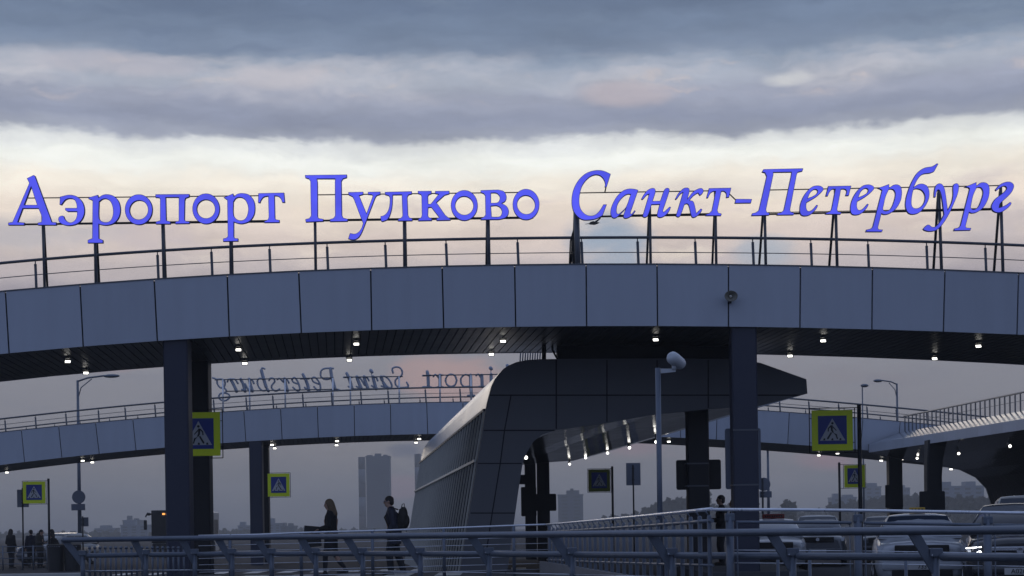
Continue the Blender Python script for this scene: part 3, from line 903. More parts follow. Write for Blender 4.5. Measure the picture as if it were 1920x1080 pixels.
T, H = .045, .075
backsign('mirrored grey word Petersburg on the farther walkway, seen from behind',
         [[(T, [(85, 370), (130, 385), (165, 405)]), (T, [(160, 400), (170, 480), (220, 545), (280, 540), (308, 470), (288, 410), (220, 392), (160, 400)]), (T, [(290, 550), (330, 600), (300, 640)]), (T, [(300, 640), (370, 665), (388, 720), (320, 778), (240, 770), (195, 720), (220, 655), (300, 640)])],
          [(H, [(410, 400), (465, 500), (515, 612)]), (T, [(538, 470), (490, 400), (430, 395)]), (T, [(350, 440), (368, 395), (412, 405)])],
          [(H, [(590, 395), (640, 500), (668, 610)]), (T, [(668, 612), (610, 580)]), (H, [(740, 392), (765, 500), (800, 608)]), (T, [(800, 608), (730, 590), (670, 480)]), (T, [(745, 395), (795, 410), (825, 470)])],
          [(T, [(1018, 208), (975, 192), (955, 230)]), (H, [(960, 235), (1000, 380), (1050, 540), (1085, 605)]), (T, [(1000, 400), (930, 378), (888, 430), (910, 530), (980, 600), (1060, 590)])],
          [(T, [(1100, 415), (1122, 378), (1180, 382), (1200, 440), (1152, 500), (1150, 560), (1220, 608), (1288, 570)])],
          [(H, [(1375, 385), (1400, 500), (1432, 602)]), (T, [(1250, 398), (1290, 380), (1350, 440)]), (T, [(1380, 382), (1425, 402), (1455, 460)])],
          [(T, [(1510, 400), (1555, 362), (1605, 420), (1640, 500), (1650, 585), (1600, 600), (1530, 540)]), (T, [(1510, 400), (1540, 450), (1625, 480)])],
          [(H, [(1710, 310), (1755, 400), (1795, 500), (1815, 598)]), (T, [(1815, 600), (1740, 545)]), (T, [(1670, 385), (1815, 385)])],
          [(T, [(1868, 380), (1915, 358), (1975, 410), (2020, 500), (2018, 588), (1970, 592), (1908, 530)]), (T, [(1868, 380), (1898, 440), (1990, 480)])],
          [(H, [(2205, 200), (2228, 350), (2268, 500), (2290, 580)]), (T, [(2255, 200), (2110, 200), (2040, 240), (2028, 330), (2080, 388), (2160, 395), (2225, 372)]), (T, [(2228, 585), (2355, 580)])]],
         cA, [(120, 405, 2260, 368), (330, 612, 2340, 574)], [(265, 400, 960), (745, 400, 950), (1385, 395, 900), (2243, 370, 860)])
backsign('mirrored grey word Saint on the farther walkway, seen from behind',
         [[(H, [(770, 290), (815, 390), (848, 500), (870, 578)]), (T, [(870, 580), (800, 525)]), (T, [(715, 360), (870, 358)])],
          [(H, [(950, 350), (985, 450), (1030, 558)]), (T, [(1025, 562), (945, 525)]), (H, [(1080, 350), (1112, 460), (1152, 560)]), (T, [(955, 350), (1010, 372), (1090, 500)]), (T, [(1090, 345), (1140, 370), (1168, 420)])],
          [(.09, [(1205, 240), (1220, 260)]), (H, [(1240, 350), (1270, 470), (1300, 568)]), (T, [(1290, 562), (1220, 512)]), (T, [(1262, 348), (1305, 370), (1325, 420)]), (.02, [(1215, 290), (1222, 350)])],
          [(H, [(1385, 352), (1425, 450), (1470, 542)]), (T, [(1462, 542), (1395, 518)]), (T, [(1385, 350), (1455, 345), (1530, 402), (1580, 500), (1562, 550), (1500, 530), (1430, 440)])],
          [(T, [(1602, 280), (1590, 205), (1650, 175), (1730, 192), (1770, 270), (1740, 345), (1680, 375), (1642, 430), (1662, 510), (1740, 545), (1850, 538), (1878, 515), (1848, 450)])]],
         cB, [(720, 357, 1780, 345), (865, 568, 1850, 558)], [(830, 360, 850), (1710, 345, 830)])
backsign('mirrored grey word Airport on the farther walkway, partly hidden by the dark stair block',
         [[(H, [(490, 260), (505, 350), (510, 530)]), (T, [(415, 532), (560, 535)]), (T, [(410, 330), (560, 325)])],
          [(H, [(718, 320), (720, 530)]), (T, [(600, 345), (640, 310), (695, 370)]), (T, [(680, 532), (770, 532)]), (T, [(715, 320), (770, 320)])],
          [(T, [(1020, 415), (990, 335), (920, 305), (850, 335), (820, 415), (850, 495), (920, 525), (990, 495), (1020, 415)])],
          [(H, [(1270, 320), (1275, 530), (1288, 690)]), (T, [(1270, 345), (1180, 310), (1102, 370), (1102, 470), (1160, 528), (1270, 515)]), (T, [(1220, 688), (1340, 685)])],
          [(H, [(1472, 320), (1480, 528)]), (T, [(1370, 328), (1410, 305), (1455, 365)]), (T, [(1420, 527), (1540, 525)])],
          [(.09, [(1630, 195), (1640, 205)]), (H, [(1640, 310), (1642, 528)]), (T, [(1590, 530), (1690, 530)]), (.02, [(1635, 230), (1638, 310)])],
          [(H, [(1930, 145), (2035, 528)]), (T, [(1930, 155), (1850, 528)]), (T, [(1880, 400), (2000, 400)]), (T, [(1810, 530), (1880, 530)]), (T, [(1960, 530), (2060, 530)])]],
         cC, [(410, 326, 2000, 303), (415, 545, 2000, 520)], [(715, 320, 800), (1275, 320, 800)])

# ------------------------------------------------------------------ stair blocks that link the two walkways
def extr_part(t, name, m, prof, Da, Db, closed=False, thick=None, smooth=False, groove=None):
    """skin a profile (world x,z pairs at distance Da) along the run of the block"""
    mb = MB()
    n = len(prof)
    N_ = 24 if not groove else groove
    for k in range(N_):
        da, db = Da + (Db - Da) * k / N_, Da + (Db - Da) * (k + 1) / N_
        if groove: db -= .02
        r0 = [Vector((x + KX * (da - Da), da, z)) for x, z in prof]
        r1 = [Vector((x + KX * (db - Da), db, z)) for x, z in prof]
        fs = [(i, i + 1, n + i + 1, n + i) for i in range(n - 1)]
        mb.add(r0 + r1, fs, 0, smooth)
    return part(name, mb, m, t)


DS, DE = 41.0, 73.2
outer = [(858, 1105), (876, 985), (880, 960), (895, 865), (903, 820), (908, 782), (913, 756), (918, 737), (922, 722.5), (928, 711), (935, 701.5), (944, 691.5), (953, 685.5), (968, 679), (988, 675), (1012, 673.5), (1045, 673), (1140, 672.5), (1250, 672), (1370, 673), (1425, 680), (1512, 711)]
under = [(1514, 738), (1424, 761), (1370, 764), (1328, 767), (1220, 778), (1139, 793), (1043, 806), (1016, 815), (1000, 828), (988, 848), (980, 868), (972, 920), (963, 985), (947, 1105)]
fit_o = [(P(x, y, DS).x, P(x, y, DS).z) for x, y in outer]
fit_u = [(P(x, y, DS).x, P(x, y, DS).z) for x, y in under]
b0 = P(912, 1070, DS); b0.z = 0
stair = thing('stair_block', 'dark clad stair block with curved portal and ribbed side wall under the nearest walkway', 'stair block', b0)
fr = MB()
fr.prism([Vector((x, DS, z)) for x, z in fit_o + fit_u], KD * .12)
part('front_cladding', fr, 'cladding', stair)
sm = MB()
for (pts, w) in [(((1043, 675), (1043, 804)), 2.6), (((1138, 675), (1138, 791)), 2.2), (((1232, 675), (1232, 775)), 2.0), (((1328, 675), (1328, 765)), 2.4), (((1418, 682), (1418, 760)), 2.0),
                 (((919, 741), (1500, 741)), 2.4), (((907, 807), (1040, 807)), 2.4), (((896, 869), (978, 869)), 2.0), (((882, 962), (965, 962)), 2.0), (((958, 742), (946, 807), (938, 869), (923, 962), (908, 1060)), 2.2)]:
    for a, b in zip(pts[:-1], pts[1:]):
        pa, pb = P(*a, DS), P(*b, DS)
        d = (pb - pa).normalized(); s = Vector((-d.z, 0, d.x)) * (w / 2 * DS / F)
        sm.prism([pa - s - Vector((0, .004, 0)), pb - s - Vector((0, .004, 0)), pb + s - Vector((0, .004, 0)), pa + s - Vector((0, .004, 0))], (0, .003, 0))
part('panel_seam', sm, 'seam', stair)
Da = DS + .12
shift = KX * .12
prof_side = [(x + shift, z) for x, z in fit_o[:5]] + [(P(911, 767, DS).x + shift, P(911, 767, DS).z)]
prof_roof = [(P(911, 767, DS).x + shift, P(911, 767, DS).z + .02)] + [(x + shift, z) for x, z in fit_o[6:]]
prof_soff = [(x + shift, z) for x, z in fit_u]
tip = [(fit_o[-1][0] + shift, fit_o[-1][1]), (fit_u[0][0] + shift, fit_u[0][1])]
extr_part(stair, 'side_wall', 'glass', prof_side, Da, DE)
extr_part(stair, 'roof', 'roofmetal', prof_roof, Da, DE, smooth=False, groove=12)
extr_part(stair, 'roof_backing', 'backing', [(x + .01, z - .02) for x, z in prof_roof], Da, DE)
extr_part(stair, 'soffit', 'slatgloss', prof_soff, Da, DE, groove=60)
extr_part(stair, 'soffit_backing', 'backing', [(x - .02, z + .03) for x, z in prof_soff], Da, DE)
extr_part(stair, 'edge_trim', 'cladding', tip, Da, DE)
part('rear_cladding', MB().prism([Vector((x + KX * (DE - DS), DE, z)) for x, z in fit_o + fit_u], KD * .1), 'cladding', stair)
# fins
ptop, pbot = prof_side[-1], prof_side[0]


def edge_x(z):
    zs = [q[1] for q in prof_side]; xs_ = [q[0] for q in prof_side]
    return float(np.interp(z, zs, xs_))


zlist = [pbot[1], prof_side[1][1], prof_side[3][1], ptop[1] - .02]
for k in range(33):
    D = Da + .12 + k * 0.97
    dx = KX * (D - Da)
    m = MB()
    for za, zb2 in zip(zlist[:-1], zlist[1:]):
        a = Vector((edge_x(za) + dx - .048, D, za)); b = Vector((edge_x(zb2) + dx - .048, D, zb2))
        m.prism([a, a + Vector((.06, 0, 0)), b + Vector((.06, 0, 0)), b], (0, .06, 0))
    part('fin', m, 'fin', stair)
zt_ = P(895, 866, DS).z
tr = MB()
a = Vector((edge_x(zt_) - .07, Da, zt_)); L = KD * (DE - Da)
tr.prism([a, a + Vector((.05, 0, 0)), a + Vector((.05, 0, .06)), a + Vector((0, 0, .06))], L)
part('transom', tr, 'fin', stair)
tr = MB()
a = Vector((ptop[0] - .05, Da, ptop[1] - .04))
tr.prism([a, a + Vector((.06, 0, 0)), a + Vector((.06, 0, .06)), a + Vector((0, 0, .06))], L)
part('gutter', tr, 'darksteel', stair)


def hang_lamp(t, px, py, D):
    p = P(px, py, D)
    hb = MB().tube([p + Vector((0, .05, .05)), p + Vector((0, .1, .25))], .02, 6)
    hb.tube([p + Vector((-.02, .1, .05)), p + Vector((0, -.03, -.01))], [.05, .06], 8)
    h = part('spotlight', hb, 'darksteel', t)
    part('lamp', MB().ball(p + Vector((0, -.05, -.03)), .05, 8), 'white', h)


for (x, y, D) in [(1363, 770, 45), (1230, 827, 54), (1180, 838, 59), (1139, 848, 64), (1098, 857, 69), (1068, 869, 72), (986, 856, 46)]:
    hang_lamp(stair, x, y, D)
# dark landing between the block and the walkway soffit
ld = MB()
q0, q1 = P(1046, 700, 41.6), P(1378, 700, 41.6)
zl = P(1200, 674, 41.6).z
ld.box(((q0.x + q1.x) / 2, 42.2, zl + .32), (q1.x - q0.x, 1.2, .62))
part('landing', ld, 'backing', stair)
st = MB().tube([P(1020, 640, 41.5), P(1020, 676, 41.5)], .05, 8)
st.tube([P(1036, 640, 41.5), P(1036, 656, 41.5), P(1042, 668, 41.5), P(1046, 674, 41.5)], .025, 6)
part('drainpipe', st, 'black', stair)
rl = thing('guard_railing', 'short picket railing glimpsed on top of the dark stair block', 'railing', P(1000, 676, 47))
part('handrail', MB().tube([P(976, 648, 47), P(1040, 646, 47)], .03, 6), 'galv', rl)
for i in range(11):
    part('picket', MB().tube([P(977 + i * 4.6, 648, 47), P(975 + i * 4.6, 680, 47)], .018, 6), 'galv', rl)

# second block, far right
DR0, DR1 = 46.0, 73.2
prA = [(1632, 832), (1697, 809), (1780, 805), (1900, 803), (1980, 803), (2010, 860), (2030, 1030)]
prB = [(1632, 848), (1700, 862), (1760, 872), (1804, 881), (1833, 895), (1853, 916), (1864, 950), (1872, 1030)]
toP = lambda l: [(P(x, y, 73).x - KX * (73 - DR0), P(x, y, 73).z) for x, y in l]
pA, pB = toP(prA), toP(prB)
b1 = Vector((pB[-1][0] + .5, DR0, ground_z(DR0)))
blk = thing('stair_block', 'right hand stair block with shiny ledge and picket railing', 'stair block', b1)
extr_part(blk, 'edge_fascia', 'panel', [pA[0], pB[0]], DR0, DR1)
extr_part(blk, 'ledge', 'ledge', pA[:2], DR0, DR1)
extr_part(blk, 'roof', 'roofmetal', pA[1:5], DR0, DR1)
extr_part(blk, 'side_wall', 'glass', pA[4:], DR0, DR1)
extr_part(blk, 'soffit', 'slatgloss', pB, DR0, DR1, groove=56)
extr_part(blk, 'soffit_backing', 'backing', [(x + .02, z + .03) for x, z in pB], DR0, DR1)
for Dq, nm in ((DR0, 'front_cladding'), (DR1, 'rear_cladding')):
    part(nm, MB().prism([Vector((x + KX * (Dq - DR0), Dq, z)) for x, z in pA + pB[::-1]], KD * .08), 'cladding', blk)
for (x, y, D) in [(1719, 858, 71), (1797, 849, 64), (1893, 835, 58)]:
    hang_lamp(blk, x, y, D)
for (px, D, w) in [(1750, 66, .56)]:
    a = P(px, 950, D)
    m = MB()
    z1 = P(px, 838, D).z
    rings = []
    for z, s, ox in ((ground_z(D) - .05, 1, 0), (z1 - 1.1, 1, 0), (z1 - .5, 1.06, .03), (z1 + .25, 1.25, .12)):
        r = w / 2 * s
        rings.append([Vector((a.x + ox + x * r, D + y * r, z)) for x, y in ((-.85, -1), (.85, -1), (1, -.85), (1, .85), (.85, 1), (-.85, 1), (-1, .85), (-1, -.85))])
    m.loft(rings, 0, True, False)
    part('column', m, 'colshade', blk)
rr = thing('guard_railing', 'rising picket railing above the shiny ledge of the right hand stair block', 'railing', Vector((pA[1][0], DR0, pA[1][1])))
zr = P(1697, 780, 73).z
x1_ = pA[1][0] + .03
part('handrail', MB().tube([Vector((x1_, DR0, zr)), Vector((x1_ + KX * (DR1 - DR0), DR1, zr))], .035, 8), 'steel', rr)
part('cable', MB().tube([Vector((x1_, DR0, zr - .28)), Vector((x1_ + KX * (DR1 - DR0), DR1, zr - .28))], .01, 6), 'steel', rr)
for k in range(57):
    D = DR1 - .1 - k * .475
    x = x1_ + KX * (D - DR0)
    part('picket', MB().prism([Vector((x - .022, D - .03, pA[1][1] - .05)), Vector((x + .022, D - .03, pA[1][1] - .05)), Vector((x + .022, D - .03, zr)), Vector((x - .022, D - .03, zr))], (0, .06, 0)), 'steel', rr)


# ------------------------------------------------------------------ crosswalk signs
def ped_sign(label, x0, x1, y0, y1, D, post=None, side='r', m_y='yellow', flip=False, frame=True, brk=None):
    c = P((x0 + x1) / 2, (y0 + y1) / 2, D)
    w = (x1 - x0) * D / F; h = (y1 - y0) * D / F
    gp = P(post, 950, D) if post else c
    t = thing('crossing_sign', label, 'road sign', (gp.x, D, ground_z(D) if post else c.z - h / 2))
    # sign plate leans with nothing: it hangs upright
    bd = MB().rbox(c, (w, .03, h), .012)
    board = part('board', bd, m_y, t)
    f = .70
    bl = MB().rbox(c + Vector((0, -.018, .01 * h)), (w * f, .008, h * f), .003)
    part('blue_field', bl, 'blues', board)
    def pt(u, v, d):
        return Vector((c.x + (-u if flip else u) * w * f / 2, D - .018 - d, c.z + v * h * f / 2))
    part('triangle', MB().prism([pt(-.88, -.72, .0075), pt(.88, -.72, .0075), pt(0, .85, .0075)], (0, .004, 0)), 'whites', board)
    m = MB()
    fig = lambda pts: m.prism([pt(u, v, .0115) for u, v in pts], (0, .003, 0))
    n = 12
    fig([(.0 + .085 * math.cos(k * 2 * math.pi / n), .50 + .085 * math.sin(k * 2 * math.pi / n)) for k in range(n)])
    fig([(-.02, .36), (.12, .36), (.14, .30), (.10, -.02), (.02, -.16), (-.10, -.16), (-.02, .04)])       # trunk
    fig([(-.045, -.165), (-.02, -.09), (-.20, -.34), (-.30, -.62), (-.38, -.62), (-.30, -.28)])            # rear leg
    fig([(.03, -.17), (.12, -.12), (.40, -.56), (.36, -.64), (.27, -.60)])                                # front leg
    fig([(.13, .36), (.32, .16), (.34, -.08), (.26, -.08), (.24, .12), (.145, .22)])                       # arm
    fig([(-.03, .30), (-.03, .18), (-.14, .08), (-.26, -.05), (-.29, .01), (-.17, .14)])                   # arm
    for a in (-.62, -.06, .50):
        fig([(a, -.70), (a + .16, -.70), (a + .12, -.56), (a + .02, -.56)])
    part('walker', m, 'black', board)
    fw = MB()
    e = .05 if D < 60 else .03
    r = .011
    tl, tr_ = c + Vector((-w / 2 - e, .02, h / 2 + e)), c + Vector((w / 2 + e, .02, h / 2 + e))
    bl_, br = c + Vector((-w / 2 - e, .02, -h / 2 - e)), c + Vector((w / 2 + e, .02, -h / 2 - e))
    for a, b in ((tl, tr_), (bl_, br), (tl, bl_), (tr_, br)):
        fw.tube([a, b], r, 6)
    for s in (-.3, .3):
        fw.tube([c + Vector((s * w, .02, h / 2)), c + Vector((s * w, .02, h / 2 + e))], r * .8, 5)
        fw.tube([c + Vector((s * w, .02, -h / 2)), c + Vector((s * w, .02, -h / 2 - e))], r * .8, 5)
        fw.tube([c + Vector((w / 2, .02, s * h)), c + Vector((w / 2 + e, .02, s * h))], r * .8, 5)
        fw.tube([c + Vector((-w / 2, .02, s * h)), c + Vector((-w / 2 - e, .02, s * h))], r * .8, 5)
    tgt = gp.x if post else (P(brk, 900, D).x if brk else c.x)
    for z in (c.z + h / 2 + e, c.z - h / 2 - e):
        fw.tube([Vector((c.x, D + .02, z)), Vector((tgt, D + .02, z))], r, 6)
    part('frame', fw, 'black', t)
    if post:
        part('post', MB().tube([Vector((gp.x, D + .04, ground_z(D) - .05)), Vector((gp.x, D + .04, c.z + h / 2 + .12))], .048 if D < 60 else .05, 10), 'darksteel', t)
    return t


ped_sign('yellow bordered crossing sign half hidden by the thick left column', 332, 413, 773, 855, 39.6, brk=340, flip=False)
ped_sign('largest fully visible crossing sign hung from a tall black post', 1522, 1599, 769, 845, 40.5, post=1614, flip=True)
ped_sign('small crossing sign beside the waiting people at far left', 43, 85, 903, 944, 74, post=91, flip=True)
ped_sign('small crossing sign fixed to the thin far column', 502, 543, 888, 931, 73.2, brk=494)
ped_sign('dull crossing sign on a black post right of the dark stair block', 1103, 1144, 880, 922, 76, post=1149, m_y=mat('dulled yellow film', (0.16, 0.19, 0.015), 0.6), flip=True)
ped_sign('small crossing sign partly covered by the tall black post', 1583, 1622, 872, 914, 74, post=1575, flip=True)


def plate_sign(label, rects, D, post, ptop, mt='signback', circ=None, pr=.035):
    gx = P(post, 950, D)
    t = thing('road_sign', label, 'road sign', (gx.x, D, ground_z(D)))
    part('post', MB().tube([Vector((gx.x, D - .04, ground_z(D) - .05)), Vector((gx.x, D - .04, P(post, ptop, D).z))], pr, 8), 'darksteel', t)
    for (x0, x1, y0, y1) in rects:
        a = P((x0 + x1) / 2, (y0 + y1) / 2, D)
        w, h = (x1 - x0) * D / F, (y1 - y0) * D / F
        m = MB().rbox(a, (w, .025, h), .012)
        part('plate', m, mt, t)
        cl = MB()
        for s in (-.25, .25):
            cl.box(a + Vector((gx.x - a.x, -.03, s * h)), (.12, .05, .03))
        part('clamp', cl, 'darksteel', t)
    if circ:
        a = P(circ[0], circ[1], D)
        r = circ[2] * D / F
        part('disc', MB().tube([a + Vector((0, -.012, 0)), a + Vector((0, .012, 0))], r, 24), mt, t)
    return t


plate_sign('plain rectangular road sign seen from behind, right of the dull crossing sign', [(1174, 1201, 868, 910)], 74, 1188, 872)
plate_sign('grey sign backs stacked behind the far left crossing sign', [(32, 54, 918, 951)], 75.5, 43, 915)
plate_sign('round sign back with a plate below, right of the thick right column', [(1424, 1447, 921, 933)], 60, 1430, 897, circ=(1432, 908, 12.5))
plate_sign('little square sign back right of the left street lamp', [(152, 166, 970, 987)], 82, 155, 968)


def col_board(label, x0, x1, y0, y1, D, mt='signdark', r=.05):
    a = P((x0 + x1) / 2, (y0 + y1) / 2, D)
    w, h = (x1 - x0) * D / F, (y1 - y0) * D / F
    m = []
    n = 5
    for (sx, sy, a0) in ((1, 1, 0), (-1, 1, 90), (-1, -1, 180), (1, -1, 270)):
        for k in range(n + 1):
            t = R(a0 + 90 * k / n)
            m.append(Vector((a.x + sx * (w / 2 - r) + r * math.cos(t), D, a.z + sy * (h / 2 - r) + r * math.sin(t))))
    mb = MB().prism(m, (0, .035, 0))
    return thing_board(label, a, h, mb, mt, w)


def thing_board(label, a, h, mb, mt, w):
    t = thing('information_board', label, 'sign board', (a.x, a.y, a.z - h / 2))
    part('board', mb, mt, t)
    s = MB()
    for z in (-.36, .36):
        s.box((a.x, a.y + .05, a.z + z * h), (w * .8, .02, .03))
    part('strap', s, 'steel', t)
    return t


def strap(t, px, ys, Df, w):
    for y in ys:
        a = P(px, y, Df)
        m = MB().box((a.x, Df - .004, a.z), (w + .016, .006, .035))
        for sd in (-1, 1):
            m.box((a.x + sd * (w / 2 + .006), Df + w / 2, a.z), (.006, w, .035))
        part('strap', m, 'steel', t)


strap(col_board('dark sideways board strapped round the darkest thick column', 1268, 1352, 862, 918, 43.05), 1308, (869, 911), D1 + 5.2 - .262, .52)
strap(col_board('tall grey board back behind the thick right column', 1360, 1427, 803, 917, 38.45, 'signback'), 1399, (806, 909), D1 + .35 - .272, .54)
col_board('narrow dark board low on the left of the twin dark columns', 977, 1006, 913, 968, 72.9)
col_board('little dark board above the narrow one on the twin dark columns', 973, 1004, 890, 908, 72.9)
col_board('dark board sticking out right of the twin dark columns', 1005, 1043, 926, 958, 73.1)
col_board('black board low on the column left of the taxi roof sign', 1660, 1693, 909, 952, 73.0)
col_board('black wide board low on the flared column right of the taxi roof sign', 1724, 1772, 921, 957, 65.2)


# ------------------------------------------------------------------ street lamps
def lamp(label, px, ytop, D, arm, hook=True, extra=None, r=.07):
    gx = P(px, 950, D)
    t = thing('street_lamp', label, 'street lamp', (gx.x, D, ground_z(D)))
    zt = P(px, ytop, D).z
    part('pole', MB().tube([Vector((gx.x, D, ground_z(D) - .1)), Vector((gx.x, D, zt))], [r * 1.25, r * .7], 10), 'galv', t)
    ex = P(arm[0], arm[1], D)
    s = 1 if ex.x > gx.x else -1
    L = abs(ex.x - gx.x)
    a = MB()
    if L > .3:
        a.tube([Vector((gx.x, D, zt - .05)), Vector((gx.x + s * L * .3, D, zt + (ex.z - zt) * .6)), Vector((ex.x - s * L * .2, D, ex.z + .02))], r * .5, 8)
        a.tube([Vector((gx.x, D, zt - .9)), Vector((gx.x + s * L * .1, D, zt - .35)), Vector((gx.x + s * L * .42, D, zt + (ex.z - zt) * .65 - .06))], r * .3, 6)
        part('arm', a, 'galv', t)
        part('lamp_head', MB().ball((ex.x, D, ex.z), (L * .25, .16, .09), 10), 'galv', t)
    else:
        part('lamp_head', MB().ball((ex.x, D, ex.z), (.28, .2, .12), 10), 'galv', t)
    if extra:
        extra(t, gx, D)
    return t


def lx(t, gx, D):
    a = P(149, 932, D)
    part('disc', MB().tube([a + Vector((0, -.16, 0)), a + Vector((0, -.13, 0))], 12.5 * D / F, 24), 'signback', t)
    a = P(148, 951, D)
    part('plate', MB().rbox(a + Vector((0, -.14, 0)), (26 * D / F, .02, 12 * D / F), .01), 'signback', t)


lamp('left street lamp rising behind the farther walkway with a round sign', 149, 713, 84, (209, 705), extra=lx, r=.085)
lamp('street lamp with a bent arm above the right part of the farther walkway', 1685, 719, 98, (1646, 714), r=.075)
lamp('short straight street lamp left of the bent right one', 1620, 726, 120, (1621, 723), r=.06)
lamp('thin grey pole standing right of the round sign back', 1441, 842, 84, (1441, 840), r=.075)

# surveillance camera on its pole
D = 26.0
gx = P(1237, 950, D)
t = thing('surveillance_camera', 'white camera housing on a tall slim pole in front of the dark stair block', 'security camera', (gx.x, D, 0))
top = P(1233.5, 690, D)
part('pole', MB().tube([Vector((gx.x, D, -.05)), top], .040, 12), 'galv', t)
am = MB()
a, b = P(1238, 695, D), P(1266, 696, D)
am.prism([P(1239, 691, D), P(1239, 700, D), P(1267, 697, D), P(1267, 691, D)], (0, .04, 0))
am.tube([P(1264, 693, D - .0), P(1264, 681, D - .0)], .035, 8)
part('bracket', am, 'cctv', t)
hs = MB()
p0, p1 = P(1260, 670, D - .10), P(1277, 683, D + .12)
ax = (p1 - p0).normalized()
hs.tube([p0 - ax * .055, p0 - ax * .04, p0, p0 + ax * .06, p1 - ax * .03, p1, p1 + ax * .03], [.03, .065, .092, .098, .090, .082, .06], 16)
part('housing', hs, 'cctv', t)
part('front_glass', MB().tube([p1 + ax * .028, p1 + ax * .036], .05, 12), 'busdark', t)

# loudspeaker on the fascia
t = thing('loudspeaker', 'small horn loudspeaker fixed on the pale fascia above the right column', 'loudspeaker', P(1368, 569, D1))
c = P(1368, 558, D1)
rings = []
for yy, w, h in ((-.02, .05, .04), (-.12, .06, .05), (-.2, .10, .08), (-.26, .14, .115), (-.265, .142, .117), (-.25, .125, .1), (-.2, .08, .065), (-.16, .03, .03)):
    rings.append([Vector((c.x + math.cos(k * math.pi / 8) * w, D1 + yy, c.z + math.sin(k * math.pi / 8) * h)) for k in range(16)])
part('horn', MB().loft(rings), 'horn', t)
part('driver', MB().ball((c.x, D1 - .19, c.z), .03, 8), 'fin', t)
part('bracket', MB().box((c.x, D1 - .05, c.z - .09), (.05, .1, .09)), 'darksteel', t)

# bird
p = P(1115, 419, 120)
b = MB()
b.tube([p + Vector((-.42, 0, -.02)), p + Vector((-.25, 0, 0)), p + Vector((0, 0, 0)), p + Vector((.2, 0, .03)), p + Vector((.32, 0, .05))], [.03, .08, .10, .06, .02], 8)
b.add([p + Vector((-.1, 0, .04)), p + Vector((.12, 0, .05)), p + Vector((.42, .2, .35)), p + Vector((.5, .3, .62)), p + Vector((.25, .2, .3)), p + Vector((-.1, 0, .08)), p + Vector((.12, 0, .09)), p + Vector((.42, .2, .38)), p + Vector((.5, .3, .63)), p + Vector((.25, .2, .33))],
      [(0, 1, 2, 3, 4), (9, 8, 7, 6, 5), (0, 5, 6, 1), (1, 6, 7, 2), (2, 7, 8, 3), (3, 8, 9, 4), (4, 9, 5, 0)])
b.add([p + Vector((-.15, 0, .03)), p + Vector((.1, 0, .04)), p + Vector((-.1, -.5, .05)), p + Vector((-.4, -.8, -.06)), p + Vector((-.15, 0, .06)), p + Vector((.1, 0, .07)), p + Vector((-.1, -.5, .08)), p + Vector((-.4, -.8, -.05))],
      [(0, 1, 2, 3), (7, 6, 5, 4), (0, 4, 5, 1), (1, 5, 6, 2), (2, 6, 7, 3), (3, 7, 4, 0)])
b.add([p + Vector((-.4, -.06, -.02)), p + Vector((-.4, .06, -.02)), p + Vector((-.66, .08, -.04)), p + Vector((-.66, -.08, -.04)), p + Vector((-.4, 0, .02))], [(0, 1, 2, 3), (0, 4, 1), (1, 4, 2), (2, 4, 3), (3, 4, 0)])
solo('bird', b, 'bird', 'dark bird gliding below the first slanted blue letter', 'bird', loc=p)
# ---- PART2 ----

# ------------------------------------------------------------------ foreground guard rails
def lerp_pts(tbl, x):
    return float(np.interp(x, [t[0] for t in tbl], [t[1] for t in tbl]))


def cap_post(t, b, ztop, r, capw=0.0, mt='galv', pins=None):
    m = MB().tube([b, Vector((b.x, b.y, ztop))], r, 12)
    if capw:
        m.rbox((b.x, b.y, ztop - .01), (capw, capw * .8, .10), .015)
    if pins:
        for s in (-.025, .025):
            m.tube([Vector((b.x + s, b.y, ztop)), Vector((b.x + s, b.y, pins))], .008, 6)
    return part('post', m, mt, t)


# nearest rail, sweeping from far left towards us on the right
tb = [(120, 33.5), (155, 33.2), (273, 33), (365, 32.6), (435, 32.2), (509, 31.6), (592, 31), (680, 30), (788, 28.8), (917, 27.4), (1073, 25.7), (1260, 23.6), (1486, 21.8), (1754, 20), (2060, 18.2), (2400, 16.6)]
pp = [155, 273, 365, 435, 509, 592, 680, 788, 917, 1073, 1260, 1486, 1754, 2060, 2400]
base = [Vector((P(x, 1040, lerp_pts(tb, x)).x, lerp_pts(tb, x), -.02)) for x in pp]
t = thing('guard_railing', 'nearest heavy tubular railing sweeping across the whole bottom of the view with slanted brackets', 'railing', base[7])
hr = []
for i, b in enumerate(base):
    a = base[max(i - 1, 0)]; c = base[min(i + 1, len(base) - 1)]
    d = (c - a).normalized()
    nrm = Vector((d.y, -d.x, 0))
    nrm = -nrm if nrm.y > 0 else nrm
    off = nrm * .16 + Vector((-.17, 0, 0))
    hr.append(Vector((b.x + off.x, b.y + off.y, .9)))
hr[0].x -= .12
dense = []
for i in range(len(hr) - 1):
    p0, p1, p2, p3 = hr[max(i - 1, 0)], hr[i], hr[i + 1], hr[min(i + 2, len(hr) - 1)]
    for k in range(5):
        s = k / 5
        dense.append(0.5 * ((2 * p1) + (p2 - p0) * s + (2 * p0 - 5 * p1 + 4 * p2 - p3) * s * s + (3 * p1 - p0 - 3 * p2 + p3) * s**3))
dense.append(hr[-1])
part('handrail', MB().tube(dense, .052, 14, sx=1.25, sz=.95, roundend=True), 'galv', t)
